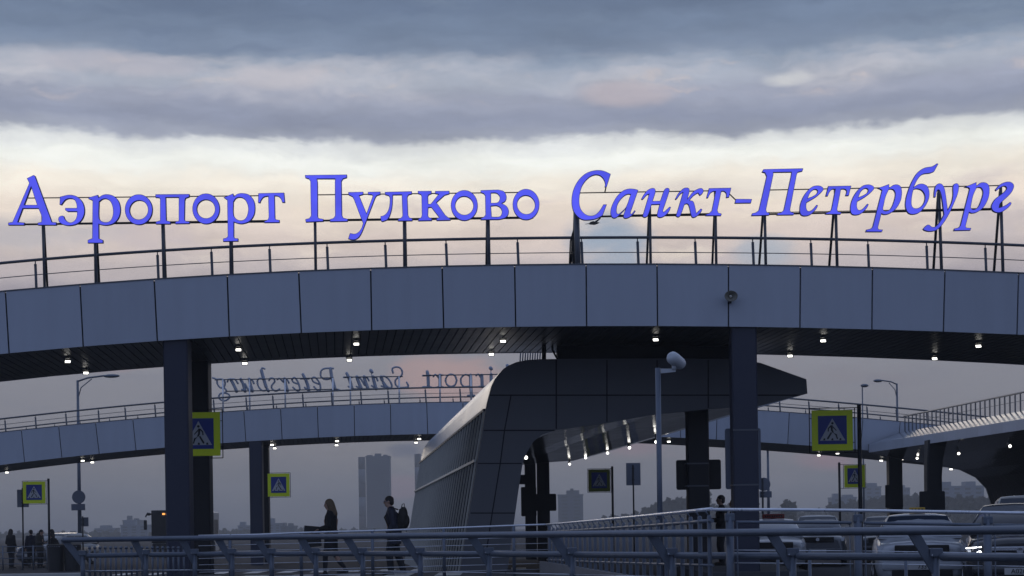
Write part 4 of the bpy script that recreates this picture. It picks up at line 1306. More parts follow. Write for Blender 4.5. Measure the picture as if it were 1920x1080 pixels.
for i, b in enumerate(base):
    cap_post(t, b, .66, .046, .15)
    h = hr[i]
    m = MB()
    u = Vector((h.x - b.x, h.y - b.y, 0)).normalized()
    w = Vector((-u.y, u.x, 0)) * .014
    a0, a1 = Vector((b.x, b.y, .40)) + u * .04, Vector((b.x, b.y, .62)) + u * .04
    h0, h1 = Vector((h.x, h.y, .86)), Vector((h.x, h.y, .86)) + u * -.12
    m.prism([a0 - w, h0 - w + u * .03, h1 - w + Vector((0, 0, 0)), a1 - w], w * 2)
    part('bracket', m, 'galv', t)
    if i < len(base) - 1:
        c = base[i + 1]
        d = (c - b); d.z = 0
        L = d.length; d.normalize()
        z = Vector((0, 0, .62))
        part('rail_tube', MB().tube([b + z + d * .11, b + z + d * (L - .12)], .046, 12, roundend=True), 'galv', t)
        part('rod', MB().tube([b + d * .05 + Vector((0, 0, .33)), c - d * .05 + Vector((0, 0, .33))], .008, 6), 'galvlt', t)
        part('lower_tube', MB().tube([b + d * .05 + Vector((0, 0, .14)), c - d * .05 + Vector((0, 0, .14))], .025, 8), 'galv', t)
        part('bolt', MB().ball(b + Vector((-.05, -.05, .64)), .014, 6), 'chrome', t)

# thin railing the two walkers pass behind
t = thing('guard_railing', 'thin cable railing with one bright top rail in front of the two walking people', 'railing', P(700, 1080, 36))
rp = [(372, 1004.5), (480, 1002.5), (560, 999), (720, 994.5), (830, 990.5), (960, 985.5), (1034, 983)]
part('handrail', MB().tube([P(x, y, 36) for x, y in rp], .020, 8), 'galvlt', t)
for x in (431, 564, 698, 832, 963, 1030):
    a = P(x, lerp_pts(rp, x) + 1.5, 36)
    part('post', MB().tube([a, Vector((a.x, 36, -.02))], .036, 8), 'galv', t)
for z in (.76, .63, .5, .37, .22, .1):
    a, b = P(372, 1000, 36), P(1034, 990, 36)
    part('cable', MB().tube([Vector((a.x, 36, z - .03)), Vector((b.x, 36, z + .05))], .007, 5), 'galvlt', t)

# railing in front of the cars
t = thing('guard_railing', 'bright topped railing directly in front of the parked cars on the right', 'railing', P(1610, 1080, 22.5))
DQ = lambda x: 22.5 - (x - 1335) * .0008
rp = [(1335, 955.3), (1480, 955.8), (1600, 957), (1760, 959.5), (1920, 962), (2150, 966)]
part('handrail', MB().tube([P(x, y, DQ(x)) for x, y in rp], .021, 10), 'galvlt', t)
pq = [1368, 1608, 1851, 2110]
for i, x in enumerate(pq):
    a = P(x, lerp_pts(rp, x) + 13, DQ(x))
    cap_post(t, Vector((a.x, a.y, -.36)), a.z, .052, .12, pins=a.z + 12 * 22.5 / F)
    if i < 3:
        x2 = pq[i + 1]
        a, b = P(x + 14, lerp_pts(rp, x + 14) + 23.5, DQ(x)), P(x2 - 14, lerp_pts(rp, x2) + 23, DQ(x2))
        part('rail_tube', MB().tube([a, b], .021, 10, roundend=True), 'galv', t)
        for dy in (76, 100):
            a, b = P(x + 8, lerp_pts(rp, x) + dy, DQ(x)), P(x2 - 8, lerp_pts(rp, x2) + dy, DQ(x2))
            part('rod', MB().tube([a, b], .006, 5), 'galvlt', t)
        for q in (14, 90, 150, 225):
            if x + q < x2:
                a = P(x + q, lerp_pts(rp, x + q) + (24 if q in (14, 225) else 76), DQ(x + q))
                part('baluster', MB().tube([a, Vector((a.x + .005, a.y, -.36))], .008 if q in (14, 225) else .022, 8), 'galv', t)

# the same railing turning away from us along the kerb
t = thing('guard_railing', 'dense picket railing receding from the bright topped railing to the dark stair block', 'railing', (1.6, 29, -.02))
A, B = Vector((P(1335, 955, 22.5).x, 22.5, 0)), Vector((P(1025, 983, 36).x, 36, 0))
zt = lambda s: float(np.interp(s, [0, .12, .3, .6, 1], [1.205, 1.185, 1.155, 1.11, 1.06]))
pts = [A + (B - A) * (i / 16) + Vector((0, 0, zt(i / 16))) for i in range(17)]
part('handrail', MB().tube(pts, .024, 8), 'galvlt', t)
part('rail_tube', MB().tube([p - Vector((0, 0, .15)) for p in pts], .026, 8), 'galv', t)
part('lower_tube', MB().tube([p - Vector((0, 0, .72)) for p in pts], .018, 8), 'galv', t)
for i in range(27):
    s = (i + .3) / 27
    b = A + (B - A) * s
    m = MB().tube([b + Vector((0, 0, -.05)), b + Vector((0, 0, zt(s) - .10))], .030, 8, roundend=True)
    m.tube([b + Vector((0, 0, zt(s) - .1)), b + Vector((-.05, 0, zt(s) - .01))], .011, 6)
    part('picket', m, 'galv', t)
pl = MB()
w = Vector((.16, 0.02, 0))
pl.prism([A - w + Vector((0, 0, -.36)), A + w + Vector((0, 0, -.36)), A + w + Vector((0, 0, .16)), A - w + Vector((0, 0, .2))], (B - A) + Vector((0, 0, .12)))
solo('plinth', pl, 'concrete', 'low pale concrete plinth under the receding picket railing', 'plinth')

# picket fence with ball tops at the left
t = thing('picket_fence', 'ball topped picket fence behind the left end of the nearest railing', 'fence', P(250, 1080, 35))
for i in range(19):
    x = 168 + i * 9.8
    D = 33.9 + i * .14
    a = P(x, 1029, D)
    part('picket', MB().tube([Vector((a.x, D, -.02)), a], .022, 8).ball(a + Vector((0, 0, .02)), .034, 8), 'galv', t)
for dy in (12, 42):
    part('rail', MB().tube([P(160, 1029 + dy, 33.85), P(352, 1027 + dy, 36.6)], .018, 8), 'galv', t)

# bar fence far left, drums, kerb
t = thing('bar_fence', 'low horizontal bar fence in front of the waiting people at far left', 'fence', P(35, 1063, 70))
for y in (1025, 1036, 1047, 1057.5):
    part('bar', MB().tube([P(-60, y + 1, 70), P(89, y - 1, 70)], .018, 6), 'galv', t)
for x in (-20, 5, 42, 62, 88):
    a = P(x, 1023, 70)
    part('post', MB().tube([a, Vector((a.x, 70, -.4))], .03, 8), 'galv', t)
for x, lb in ((104, 'dark ribbed drum at the right end of the bar fence'), (136, 'dark ribbed drum touching the left end of the nearest railing')):
    a = P(x, 1021, 66)
    t = thing('litter_bin', lb, 'litter bin', (a.x, 66, ground_z(66)), 'dark drums beside the bar fence')
    m = MB()
    rings = []
    for z, r in ((ground_z(66), .29), (a.z - .12, .31), (a.z - .10, .32), (a.z, .31), (a.z + .01, .26)):
        rings.append([Vector((a.x + math.cos(k * math.pi / 12) * r * (1 + .015 * (k % 2)), 66 + math.sin(k * math.pi / 12) * r * (1 + .015 * (k % 2)), z)) for k in range(24)])
    m.loft(rings, 0, True, False)
    part('drum', m, 'signdark', t)
    h = MB()
    for k in range(6):
        h.box((a.x - .2 + k * .08, 66 - .31 + abs(k - 2.5) * .02, a.z - .08), (.03, .03, .035))
    part('vent_slot', h, 'signback', t)
kb = MB().rbox(((P(-40, 1070, 36.9).x + P(162, 1070, 36.9).x) / 2, 36.9, .02), (P(162, 1070, 36.9).x - P(-40, 1070, 36.9).x, .25, .35), .02)
solo('kerb', kb, 'paint', kind='structure')


# ------------------------------------------------------------------ people
def remesh(mb, voxel, sm=4):
    me = bpy.data.meshes.new('tmp')
    me.from_pydata([tuple(p) for p in mb.v], [], mb.f)
    bm = bmesh.new(); bm.from_mesh(me); bmesh.ops.recalc_face_normals(bm, faces=bm.faces); bm.to_mesh(me); bm.free()
    o = bpy.data.objects.new('tmp', me)
    col.objects.link(o)
    r = o.modifiers.new('r', 'REMESH'); r.mode = 'VOXEL'; r.voxel_size = voxel
    s = o.modifiers.new('s', 'SMOOTH'); s.iterations = sm; s.factor = .5
    dg = bpy.context.evaluated_depsgraph_get()
    m2 = bpy.data.meshes.new_from_object(o.evaluated_get(dg))
    out = MB()
    out.add([v.co.copy() for v in m2.vertices], [list(p.vertices) for p in m2.polygons], 0, True)
    bpy.data.objects.remove(o); bpy.data.meshes.remove(me); bpy.data.meshes.remove(m2)
    return out


def person(label, base, ang, H, pose, coat='coat', legs='trousers', hair='brownhair', hem=.80, hairlen=0.0, hood=False, group=None, vox=.011, cat='person', skirt=False):
    k = H / 1.75
    f = Vector((math.cos(ang), math.sin(ang), 0)); s = Vector((-math.sin(ang), math.cos(ang), 0)); u = Vector((0, 0, 1))
    base = Vector(base)
    W = lambda a, b, c: base + (f * a + s * b + u * c) * k
    J = dict(pel=(0, 0, .95), chest=(.0, 0, 1.28), neck=(.0, 0, 1.47), head=(.02, 0, 1.635),
             shL=(0, .18, 1.42), shR=(0, -.18, 1.42), elL=(-.02, .25, 1.13), elR=(-.02, -.25, 1.13), haL=(.08, .24, .88), haR=(.08, -.24, .88),
             hiL=(0, .09, .92), hiR=(0, -.09, .92), knL=(.05, .1, .50), knR=(.05, -.1, .50), anL=(0, .1, .09), anR=(0, -.1, .09), tilt=0.0)
    J.update(pose)
    V = {n: W(*p) for n, p in J.items() if n != 'tilt'}
    rot = Matrix((f, s, u)).transposed() @ Matrix.Rotation(J['tilt'], 3, 'Y')
    t = thing('person', label, cat, base, group)
    b = MB()
    hd = V['head']
    q = lambda a, c, d: hd + rot @ Vector((a, c, d)) * k
    b.ball(q(-.008, 0, .025), (.098 * k, .076 * k, .094 * k), 12, rot=rot)
    b.ball(q(.022, 0, -.045), (.070 * k, .058 * k, .072 * k), 10, rot=rot)
    b.ball(q(.055, 0, -.085), (.030 * k, .030 * k, .026 * k), 8, rot=rot)
    b.tube([q(.085, 0, .02), q(.112, 0, -.022), q(.09, 0, -.032)], [.011 * k, .016 * k, .012 * k], 8)
    b.ball(q(.083, 0, -.062), (.014 * k, .026 * k, .010 * k), 6, rot=rot)
    b.ball(q(.072, 0, .04), (.022 * k, .055 * k, .014 * k), 6, rot=rot)
    for sd in (-1, 1):
        b.ball(q(-.005, sd * .078, -.005), (.020 * k, .012 * k, .032 * k), 6, rot=rot)
    b.tube([V['neck'] - u * .05 * k, hd - u * .05 * k], [.062 * k, .056 * k], 10)
    b.tube([V['pel'] - u * .06, V['pel'], (V['pel'] + V['chest']) / 2, V['chest'], V['neck'] - u * .06 * k], [.13 * k, .14 * k, .125 * k, .145 * k, .08 * k], 14, sx=1.15, sz=.8)
    for sd, S_ in ((1, 'L'), (-1, 'R')):
        sh, elb, ha, hi, kn, an = (V[n + S_] for n in ('sh', 'el', 'ha', 'hi', 'kn', 'an'))
        b.tube([V['chest'] + u * .08 * k, sh], [.07 * k, .058 * k], 10)
        b.ball(sh, .058 * k, 8)
        b.tube([sh, elb], [.052 * k, .042 * k], 10); b.ball(elb, .042 * k, 8)
        b.tube([elb, (elb * 2 + ha) / 3, ha], [.042 * k, .042 * k, .027 * k], 10)
        d = (ha - elb).normalized()
        side = d.cross(u).normalized() if abs(d.z) < .95 else f.copy()
        pn = side.cross(d).normalized()
        pc = ha + d * .05 * k
        prot = Matrix((d, side, pn)).transposed()
        b.ball(pc, (.055 * k, .040 * k, .017 * k), 8, rot=prot)
        for i, (o_, ln) in enumerate(((-.030, .055), (-.010, .072), (.010, .068), (.029, .05))):
            p0 = pc + side * o_ * k + d * .035 * k
            p1 = p0 + (d * .9 - pn * .35) * ln * .55 * k
            p2 = p1 + (d * .55 - pn * .8) * ln * .5 * k
            b.tube([p0, p1, p2], [.0095 * k, .009 * k, .0075 * k], 7, roundend=True)
        ts = -sd
        p0 = pc + side * ts * .03 * k - d * .02 * k
        p1 = p0 + (side * ts * .7 + d * .6 - pn * .3) * .035 * k
        b.tube([p0, p1, p1 + (d * .9 + side * ts * .2 - pn * .3) * .03 * k], [.013 * k, .011 * k, .009 * k], 7, roundend=True)
        b.tube([hi, kn], [.082 * k, .055 * k], 10); b.ball(kn, .055 * k, 8); b.ball(hi, .085 * k, 8)
        b.tube([kn, (kn * 2 + an) / 3, an], [.053 * k, .054 * k, .036 * k], 10)
        b.ball(an + f * .05 * k - u * .035 * k, (.12 * k, .04 * k, .035 * k), 8, rot=Matrix((f, s, u)).transposed())
    part('body', remesh(b, vox * .75, 3), 'skin', t)
    # trousers, shoes
    tr = MB()
    for S_ in 'LR':
        hi, kn, an = V['hi' + S_], V['kn' + S_], V['an' + S_]
        if skirt:
            tr.tube([hi, kn, (kn + an) / 2, an + u * .02], [.095 * k, .066 * k, .060 * k, .042 * k], 12)
        else:
            tr.tube([hi, kn, (kn + an) / 2, an - u * .02], [.108 * k, .083 * k, .078 * k, .072 * k], 12)
        tr.ball(kn, (.066 if skirt else .082) * k, 8); tr.ball(hi, .11 * k, 8)
        sh = MB()
        a = an - u * .09 * k
        rot2 = Matrix((f, s, u)).transposed()
        sh.ball(an - u * .02 * k, (.055 * k, .048 * k, .075 * k), 8, rot=rot2)
        sh.ball(a + f * .06 * k + u * .042 * k, (.145 * k, .05 * k, .042 * k), 10, rot=rot2)
        sh.box(a + f * .055 * k + u * .012 * k, (.27 * k, .085 * k, .024 * k), rot2)
        part('shoe', remesh(sh, vox, 2), 'shoe', t)
    tr.tube([V['pel'] - u * .08 * k, V['pel'] + u * .1 * k], [.135 * k, .135 * k], 14, sx=1.2, sz=.9)
    part('trousers', remesh(tr, vox, 3), legs, t)
    # coat: torso hung from the shoulders plus sleeves and a collar
    c = MB()
    hemc = V['pel'] + (u * (hem - .95)) * k
    hemc.x += (V['knL'].x + V['knR'].x - 2 * V['pel'].x) * .18 * (1 if hem < .8 else .3)
    chain = [(hemc, .165, .215), ((V['pel'] + hemc) / 2, .16, .212), (V['pel'] + u * .05 * k, .145, .20), ((V['pel'] + V['chest']) / 2, .135, .19), (V['chest'], .15, .21), (V['chest'] + u * .09 * k, .14, .215), (V['neck'] - u * .035 * k, .09, .13), (V['neck'] + u * .03 * k, .072, .075), (V['neck'] + u * .055 * k, .066, .066)]
    rings = [[p + (f * math.cos(j * math.pi / 10) * a + s * math.sin(j * math.pi / 10) * w) * k for j in range(20)] for p, a, w in chain]
    c.loft(rings)
    for S_ in 'LR':
        sh, elb, ha = V['sh' + S_], V['el' + S_], V['ha' + S_]
        d = (ha - elb).normalized()
        c.ball(sh, .082 * k, 8)
        c.tube([V['chest'] + u * .08 * k, sh], [.09 * k, .08 * k], 10)
        c.tube([sh, elb], [.078 * k, .066 * k], 10); c.ball(elb, .066 * k, 8)
        c.tube([elb, ha - d * .01], [.064 * k, .052 * k], 10)
    if hood:
        c.ball(V['neck'] - f * .10 * k + u * .03 * k, (.10 * k, .12 * k, .10 * k), 8, rot=Matrix((f, s, u)).transposed())
    part('coat', remesh(c, vox * 1.1, 4), coat, t)
    hr_ = MB()
    hr_.ball(q(-.02, 0, .042), (.104 * k, .086 * k, .094 * k), 12, rot=rot)
    hr_.ball(q(-.06, 0, -.01), (.062 * k, .078 * k, .085 * k), 10, rot=rot)
    if hairlen:
        for off, w in ((-.06, .06), (-.03, .085)):
            hr_.tube([q(off, 0, .03), q(off - .02, 0, -.08), q(off - .05, 0, -.08 - hairlen * .6), q(off - .045, 0, -.08 - hairlen)], [w * k, w * k, w * .95 * k, w * .55 * k], 10, sx=1.2)
        for sd in (-1, 1):
            hr_.tube([q(.02, sd * .06, .06), q(.0, sd * .085, -.03), q(-.03, sd * .08, -.12), q(-.05, sd * .07, -.08 - hairlen * .8)], [.03 * k, .035 * k, .04 * k, .025 * k], 8)
    part('hair', remesh(hr_, vox, 2), hair, t)
    ey = MB()
    for sd in (-1, 1):
        ey.ball(q(.086, sd * .032, .012), .011 * k, 6)
    part('eyes', ey, 'black', t)
    return t, V, (f, s, u), k


LEFT = math.pi
# woman carrying a dark bag
bx = P(622, 1079, 39); bx.z = 0
wt_, V, (f, s, u), k = person('person with long fair hair in a black coat walking left and holding a dark bag', bx, LEFT, 1.69,
    dict(elL=(.02, .24, 1.14), elR=(.02, -.24, 1.14), haL=(.26, .10, 1.07), haR=(.26, -.10, 1.05), knL=(.13, .09, .50), anL=(.14, .09, .08), knR=(-.06, -.09, .50), anR=(-.30, -.09, .14), head=(.045, 0, 1.635), neck=(.015, 0, 1.47), tilt=.12),
    hair='blond', hem=.56, hairlen=.26, skirt=True)
hc = (V['haL'] + V['haR']) / 2
bg = thing('shopping_bag', 'wide dark bag held in front of the person with fair hair', 'bag', hc + Vector((-.12, 0, -.42)))
m = MB()
c0 = hc + Vector((-.13, 0, -.10))
for_ = lambda x, y, z: c0 + Vector((x, y, z))
m.prism([for_(-.20, -.07, .20), for_(.12, -.07, .17), for_(.16, -.07, -.26), for_(-.24, -.07, -.30)], (0, .16, 0))
part('pouch', m, 'bag', bg)
m = MB()
m.rbox(for_(-.04, -.078, -.02), (.30, .01, .03), .003)
part('flap', m, 'black', bg)
# man with rucksack
bx = P(739, 1078, 39.3); bx.z = 0
mt_, V, (f, s, u), k = person('person in a navy jacket with a rucksack and glasses walking left', bx, LEFT, 1.75,
    dict(head=(.10, 0, 1.625), neck=(.05, 0, 1.47), chest=(.03, 0, 1.28), pel=(-.02, 0, .95), shL=(.03, .19, 1.41), shR=(.03, -.19, 1.41), elL=(-.02, .27, 1.12), elR=(-.02, -.27, 1.12), haL=(.14, .22, .93), haR=(.12, -.22, .93),
         knL=(.10, .1, .50), anL=(.06, .1, .09), knR=(-.06, -.1, .50), anR=(-.20, -.1, .11), tilt=.08),
    coat='navy', hem=.68, hairlen=0, vox=.010)
g_ = MB()
hd = V['head']
q = lambda a, c, d: hd + (f * a + s * c + u * d) * k
g_.tube([q(-.01, .08, .012), q(.10, .075, .01), q(.108, .0, .012), q(.10, -.075, .01), q(-.01, -.08, .012)], .005, 6)
for sd in (-1, 1):
    g_.tube([q(.104, sd * .035, .008), q(.107, sd * .035, .008)], .026, 12)
part('glasses', g_, 'chrome', mt_)
rs = thing('rucksack', 'black rucksack on the back of the person in the navy jacket', 'rucksack', V['chest'] - f * .26 - u * .28)
m = MB()
cc = V['chest'] - f * .235 * k - u * .03
rr_ = Matrix((f, s, u)).transposed() @ Matrix.Rotation(-.12, 3, 'Y')
m.ball(cc, (.12, .16, .27), 12, rot=rr_); m.ball(cc - f * .07 - u * .07, (.09, .12, .16), 10, rot=rr_); m.box(cc + f * .03, (.12, .26, .42), rr_)
part('pack', remesh(m, .012, 4), 'bag', rs)
hm = MB().tube([cc + u * .24 + f * .02, cc + u * .32 - f * .0, cc + u * .33 - f * .04, cc + u * .24 - f * .06], .010, 6)
for sd in (-.1, .1):
    hm.tube([cc + u * .2 + s * sd + f * .1, V['sh' + ('L' if sd > 0 else 'R')] + u * .085 - s * sd * .6, V['chest'] + f * .16 + s * sd * 1.2, V['chest'] - u * .25 + s * sd * 1.7 + f * .05, cc - u * .2 + s * sd], .017, 6)
hm.tube([cc - u * .2 - f * .05, cc - u * .3 - f * .09], .008, 6)
part('strap', hm, 'black', rs)

grp = 'people waiting by the bar fence at far left'
spec = [
    (21, 75, R(60), 1.66, 'person with long dark hair in a dark coat standing left of the bar fence', dict(haL=(.18, .12, 1.0), haR=(.18, -.12, 1.0), knL=(.04, .07, .5), knR=(.03, -.07, .5), anL=(.02, .07, .09), anR=(.0, -.07, .09)), 'coat', .72, .30, False),
    (59, 76.5, R(120), 1.62, 'person in a dark jacket turned away beside the hooded parka', dict(), 'navy', .85, 0, False),
    (75, 75, R(-20), 1.64, 'person in a grey hooded parka looking down at a phone', dict(head=(.10, 0, 1.60), neck=(.04, 0, 1.46), elL=(.02, .24, 1.12), elR=(.02, -.24, 1.12), haL=(.27, .06, 1.15), haR=(.27, -.06, 1.13), tilt=.35), 'olive', .78, 0, True),
    (98, 76, R(200), 1.63, 'person in black standing behind the dark drums', dict(), 'coat', .8, .18, False),
    (106, 74.5, R(170), 1.62, 'person in black bending forward beside the dark drums', dict(pel=(-.10, 0, .92), chest=(.06, 0, 1.17), neck=(.18, 0, 1.33), head=(.26, 0, 1.45), shL=(.12, .18, 1.28), shR=(.12, -.18, 1.28), elL=(.2, .24, 1.02), elR=(.2, -.24, 1.02), haL=(.32, .15, .85), haR=(.32, -.15, .85), tilt=.5), 'coat', .8, 0, False),
]
for (px, D, a, H, lb, pose, ct, hem, hl, hood) in spec:
    b = P(px, 1060, D); b.z = ground_z(D)
    o, V, (f, s, u), k = person(lb, b, a, H, pose, coat=ct, hem=hem, hairlen=hl, hood=hood, group=grp, vox=.016)
    if 'phone' in lb:
        h = (V['haL'] + V['haR']) / 2 + f * .10 + u * .03
        ph = thing('phone', 'phone held by the person in the grey hooded parka', 'phone', h)
        rt = Matrix((f, s, u)).transposed() @ Matrix.Rotation(.6, 3, 'Y')
        part('case', MB().rbox(h, (.012, .075, .15), .004, rt), 'black', ph)
        part('screen', MB().rbox(h - f * .008, (.003, .066, .13), .001, rt), 'signback', ph)
b = P(1353, 950, 43.5); b.z = 0
person('person in a flat cap between the two right columns', b, LEFT, 1.72, dict(head=(.03, 0, 1.64), haL=(.27, .1, 1.15), haR=(.27, -.1, 1.15), elL=(.02, .25, 1.12), elR=(.02, -.25, 1.12)), coat='coat', hem=.75, vox=.014)
b = P(1376, 950, 44.6); b.z = 0
person('person in black almost hidden by the thick right column', b, LEFT, 1.64, dict(), coat='coat', hem=.75, vox=.014)


# ------------------------------------------------------------------ vehicles
def text_mesh(body, size, org, ux, uz, nrm, bold=0.0):
    cu = bpy.data.curves.new('txt', 'FONT')
    cu.body = body; cu.size = size; cu.align_x = 'CENTER'; cu.align_y = 'CENTER'; cu.extrude = .002; cu.offset = bold
    o = bpy.data.objects.new('txt', cu); col.objects.link(o)
    dg = bpy.context.evaluated_depsgraph_get()
    me = bpy.data.meshes.new_from_object(o.evaluated_get(dg))
    mb = MB().add([org + ux * v.co.x + uz * v.co.y + nrm * (v.co.z + .004) for v in me.vertices], [list(p.vertices) for p in me.polygons])
    bpy.data.objects.remove(o); bpy.data.curves.remove(cu); bpy.data.meshes.remove(me)
    return mb


def car(label, pos, yaw, paint, zr=1.48, hood=.95, belt=1.0, W=.90, L=4.55, lights=False, num=None, grp=None, chrome=False, roofsign=None, cat='car', gd=.15):
    """nose towards -y when yaw = 0"""
    base = Vector(pos)
    f = Vector((math.sin(yaw), -math.cos(yaw), 0)); s = Vector((math.cos(yaw), math.sin(yaw), 0)); u = Vector((0, 0, 1))
    # l runs back from the nose, centre of the nose at base
    Q = lambda l, x, z: base - f * l + s * x + u * z
    t = thing('parked_car', label, cat, base, grp)
    st = [(0, .70, .32, hood - .16), (.03, .79, .25, hood - .11), (.14, .86, .22, hood - .065), (.45, .91, .20, hood - .03), (.95, .93, .20, hood), (1.3, .95, .2, belt), (2.4, .96, .2, belt + .02), (3.6, .95, .2, belt + .04), (L - .25, .90, .25, belt + .02), (L - .05, .84, .3, belt - .1), (L, .74, .4, belt - .25)]
    rings = []
    for l, w, zb, zt in st:
        w *= W / .95
        h = zt - zb
        prof = [(.80, 0), (.95, .10), (1.0, .35), (.985, .68), (.94, .86), (.86, .95), (.62, .995), (.25, 1.03)]
        ring = [Q(l, x * w, zb + z * h) for x, z in prof] + [Q(l, -x * w, zb + z * h) for x, z in prof[::-1]]
        rings.append(ring)
    part('body', MB().loft(rings, 0, True, True), paint, t)
    wb, wr = W * .88, W * .66
    cab = [(1.15, belt - .02), (1.55, belt + (zr - belt) * .55), (1.95, zr - .03), (2.3, zr), (3.2, zr + .005), (3.75, zr - .05), (4.05, belt + (zr - belt) * .55), (4.35, belt)]
    rings = []
    for l, z in cab:
        g = (z - belt) / (zr - belt)
        w1 = wb + (wr - wb) * max(0, g)
        ring = [(wb, belt - .04), (wb * .99, belt + .02 * g), (w1 + .02, z - .10 * max(g, 0)), (w1 - .05, z - .025 * max(g, 0)), (w1 * .6, z), (0, z + .012)]
        rings.append([Q(l, x, q) for x, q in ring] + [Q(l, -x, q) for x, q in ring[::-1][1:]])
    part('roof', MB().loft(rings, 0, True, True), paint, t)
    n = -(Q(0, 0, 0) - Q(1, 0, 0)).normalized()
    gl = MB()
    sl_n = (f * (zr - belt) + u * .8).normalized() * .012
    def wsp(l, x, z): return Q(l, x, z) + sl_n
    g0, g1 = .10, .93
    zz = lambda g: belt - .02 + (zr - .01 - belt) * g
    ll = lambda g: 1.15 + .80 * g
    rows = []
    for g in (g0, .35, .65, g1):
        w1 = (wb + (wr - wb) * g) * .93 + .0
        rows.append([wsp(ll(g) - .02 * (1 - (x * x)), x * w1, zz(g) + .012 * (1 - x * x)) for x in (-1, -.6, -.2, .2, .6, 1)])
    vs = [p for r in rows for p in r]
    fs = [(i * 6 + j, i * 6 + j + 1, (i + 1) * 6 + j + 1, (i + 1) * 6 + j) for i in range(3) for j in range(5)]
    gl.add(vs, fs, 0, True)
    gl.add([p - sl_n * 1.5 for p in vs], [x[::-1] for x in fs], 0, True)
    part('windscreen', gl, 'carglass', t)
    wp = MB()
    for x0, x1 in ((-.45, .05), (.1, .6)):
        wp.tube([wsp(ll(.10), x0 * wb, zz(.10)) + sl_n, wsp(ll(.13), x1 * wb, zz(.13)) + sl_n], .010, 5)
    part('wiper', wp, 'black', t)
    for sd in (-1, 1):
        sw = MB()
        for (l0, l1, l2, l3) in ((1.45, 2.5, 2.5, 2.0), (2.58, 3.55, 3.55, 2.58)):
            pts = [Q(l0, sd * (wb + .006), belt + .05), Q(l1, sd * (wb + .006), belt + .05), Q(l2, sd * (wr + .045), zr - .13), Q(l3, sd * (wr + .045), zr - .13)]
            sw.prism(pts, s * sd * -.02)
        part('side_window', sw, 'carglass', t)
        mr = MB().rbox(Q(1.42, sd * (W + .06), belt + .09), (.2, .1, .14), .04, Matrix((s, f, u)).transposed())
        mr.tube([Q(1.42, sd * wb, belt + .03), Q(1.42, sd * (W + .02), belt + .06)], .02, 6)
        part('mirror', mr, paint, t)
        hl = MB()
        zc = hood - gd - .05
        a = [Q(.03, sd * W * .50, zc - .05), Q(.12, sd * W * .88, zc - .03), Q(.20, sd * W * .93, zc + .10), Q(.10, sd * W * .55, zc + .045)]
        hl.prism(a, f * .05)
        h = part('headlight', hl, 'lens', t)
        if lights:
            part('bulb', MB().ball(Q(-.01, sd * W * .70, zc + .0), .045, 10), 'headlit', h)
            part('running_light', MB().tube([Q(-.0, sd * W * .66, zc + .105), Q(.08, sd * W * .93, zc + .085)], .011, 6), 'headlit', h)
        for l in (.85, L - .85):
            c = Q(l, sd * (W - .08), .32)
            ax = s * sd
            wv = part('wheel', MB().tube([c - ax * .09, c + ax * .05, c + ax * .08], [.32, .32, .29], 20), 'tyre', t)
            part('rim', MB().tube([c + ax * .075, c + ax * .09], [.2, .18], 14), 'chrome', wv)
    rotf = Matrix((s, f, u)).transposed()
    gr = MB().rbox(Q(.0, 0, hood - gd - .03), (W * 1.12, .07, .17), .03, rotf)
    part('grille', gr, 'black', t)
    if chrome:
        part('chrome_bar', MB().rbox(Q(-.045, 0, hood - gd + .02), (W * .98, .03, .075), .012, rotf), 'chrome', t)
    part('badge', MB().tube([Q(-.03, 0, hood - gd - .02), Q(-.06, 0, hood - gd - .02)], .055, 14), 'chrome', t)
    part('lower_intake', MB().rbox(Q(-.005, 0, .36), (W * 1.25, .06, .14), .03, rotf), 'black', t)
    part('bumper', MB().rbox(Q(.02, 0, .50), (W * 1.66, .12, .15), .05, rotf), paint, t)
    pt = part('number_plate', MB().rbox(Q(-.06, 0, .485), (.52, .02, .115), .006, rotf), 'plate', t)
    if num:
        part('registration', text_mesh(num, .115, Q(-.072, 0, .485), s, u, f), 'black', pt)
    if roofsign:
        nm, mt, sz = roofsign
        c = Q(2.25, 0, zr + sz[2] / 2 + .01)
        o = part('roof_sign', MB().rbox(c, sz, .02, rotf), mt, t)
        ck = MB()
        for i in range(9):
            for j in range(2):
                if nm == 'check' and (i + j) % 2 == 0:
                    ck.box(c + s * (sz[0] * (i - 4) / 9.6) + f * (sz[1] / 2 + .002) + u * (.028 * (j - .3)), (sz[0] / 10, .004, .028), rotf)
                elif nm == 'line' and j == 0 and i < 8:
                    ck.box(c + s * (sz[0] * (i - 3.5) / 9.6) + f * (sz[1] / 2 + .002), (sz[0] / 16, .004, .05), rotf)
        part('checker_band', ck, 'black', o)
    return t


gz = -.35
GC = 'cars parked behind the bright topped railing'
p = P(1728, 1000, 34.0); car('white taxi with yellow chequered roof sign behind the right railing', (p.x, p.y, gz), R(-11), 'wcar', zr=1.52, hood=1.0, belt=1.06, W=.92, num='733', grp=GC, roofsign=('check', 'taxi', (.32, .12, .12)))
p = P(1912, 1000, 30.0); car('dark large car with a lit headlamp and chrome bar at the right edge', (p.x, p.y, gz), R(-15), 'dcar', zr=1.66, hood=1.10, belt=1.14, W=.96, L=4.8, lights=True, num='A026P', grp=GC, chrome=True, gd=.25)
p = P(1452, 1000, 48.0); car('white taxi with a red roof sign right of the thick right column', (p.x, p.y, gz), R(-8), 'wcar', zr=1.50, num=None, grp=GC, roofsign=('line', 'red', (.62, .14, .13)))
p = P(1533, 1000, 55.0); car('grey car between the two white taxis', (p.x, p.y, gz), R(-10), 'gcar', zr=1.62, hood=1.02, belt=1.08, num=None, grp=GC)
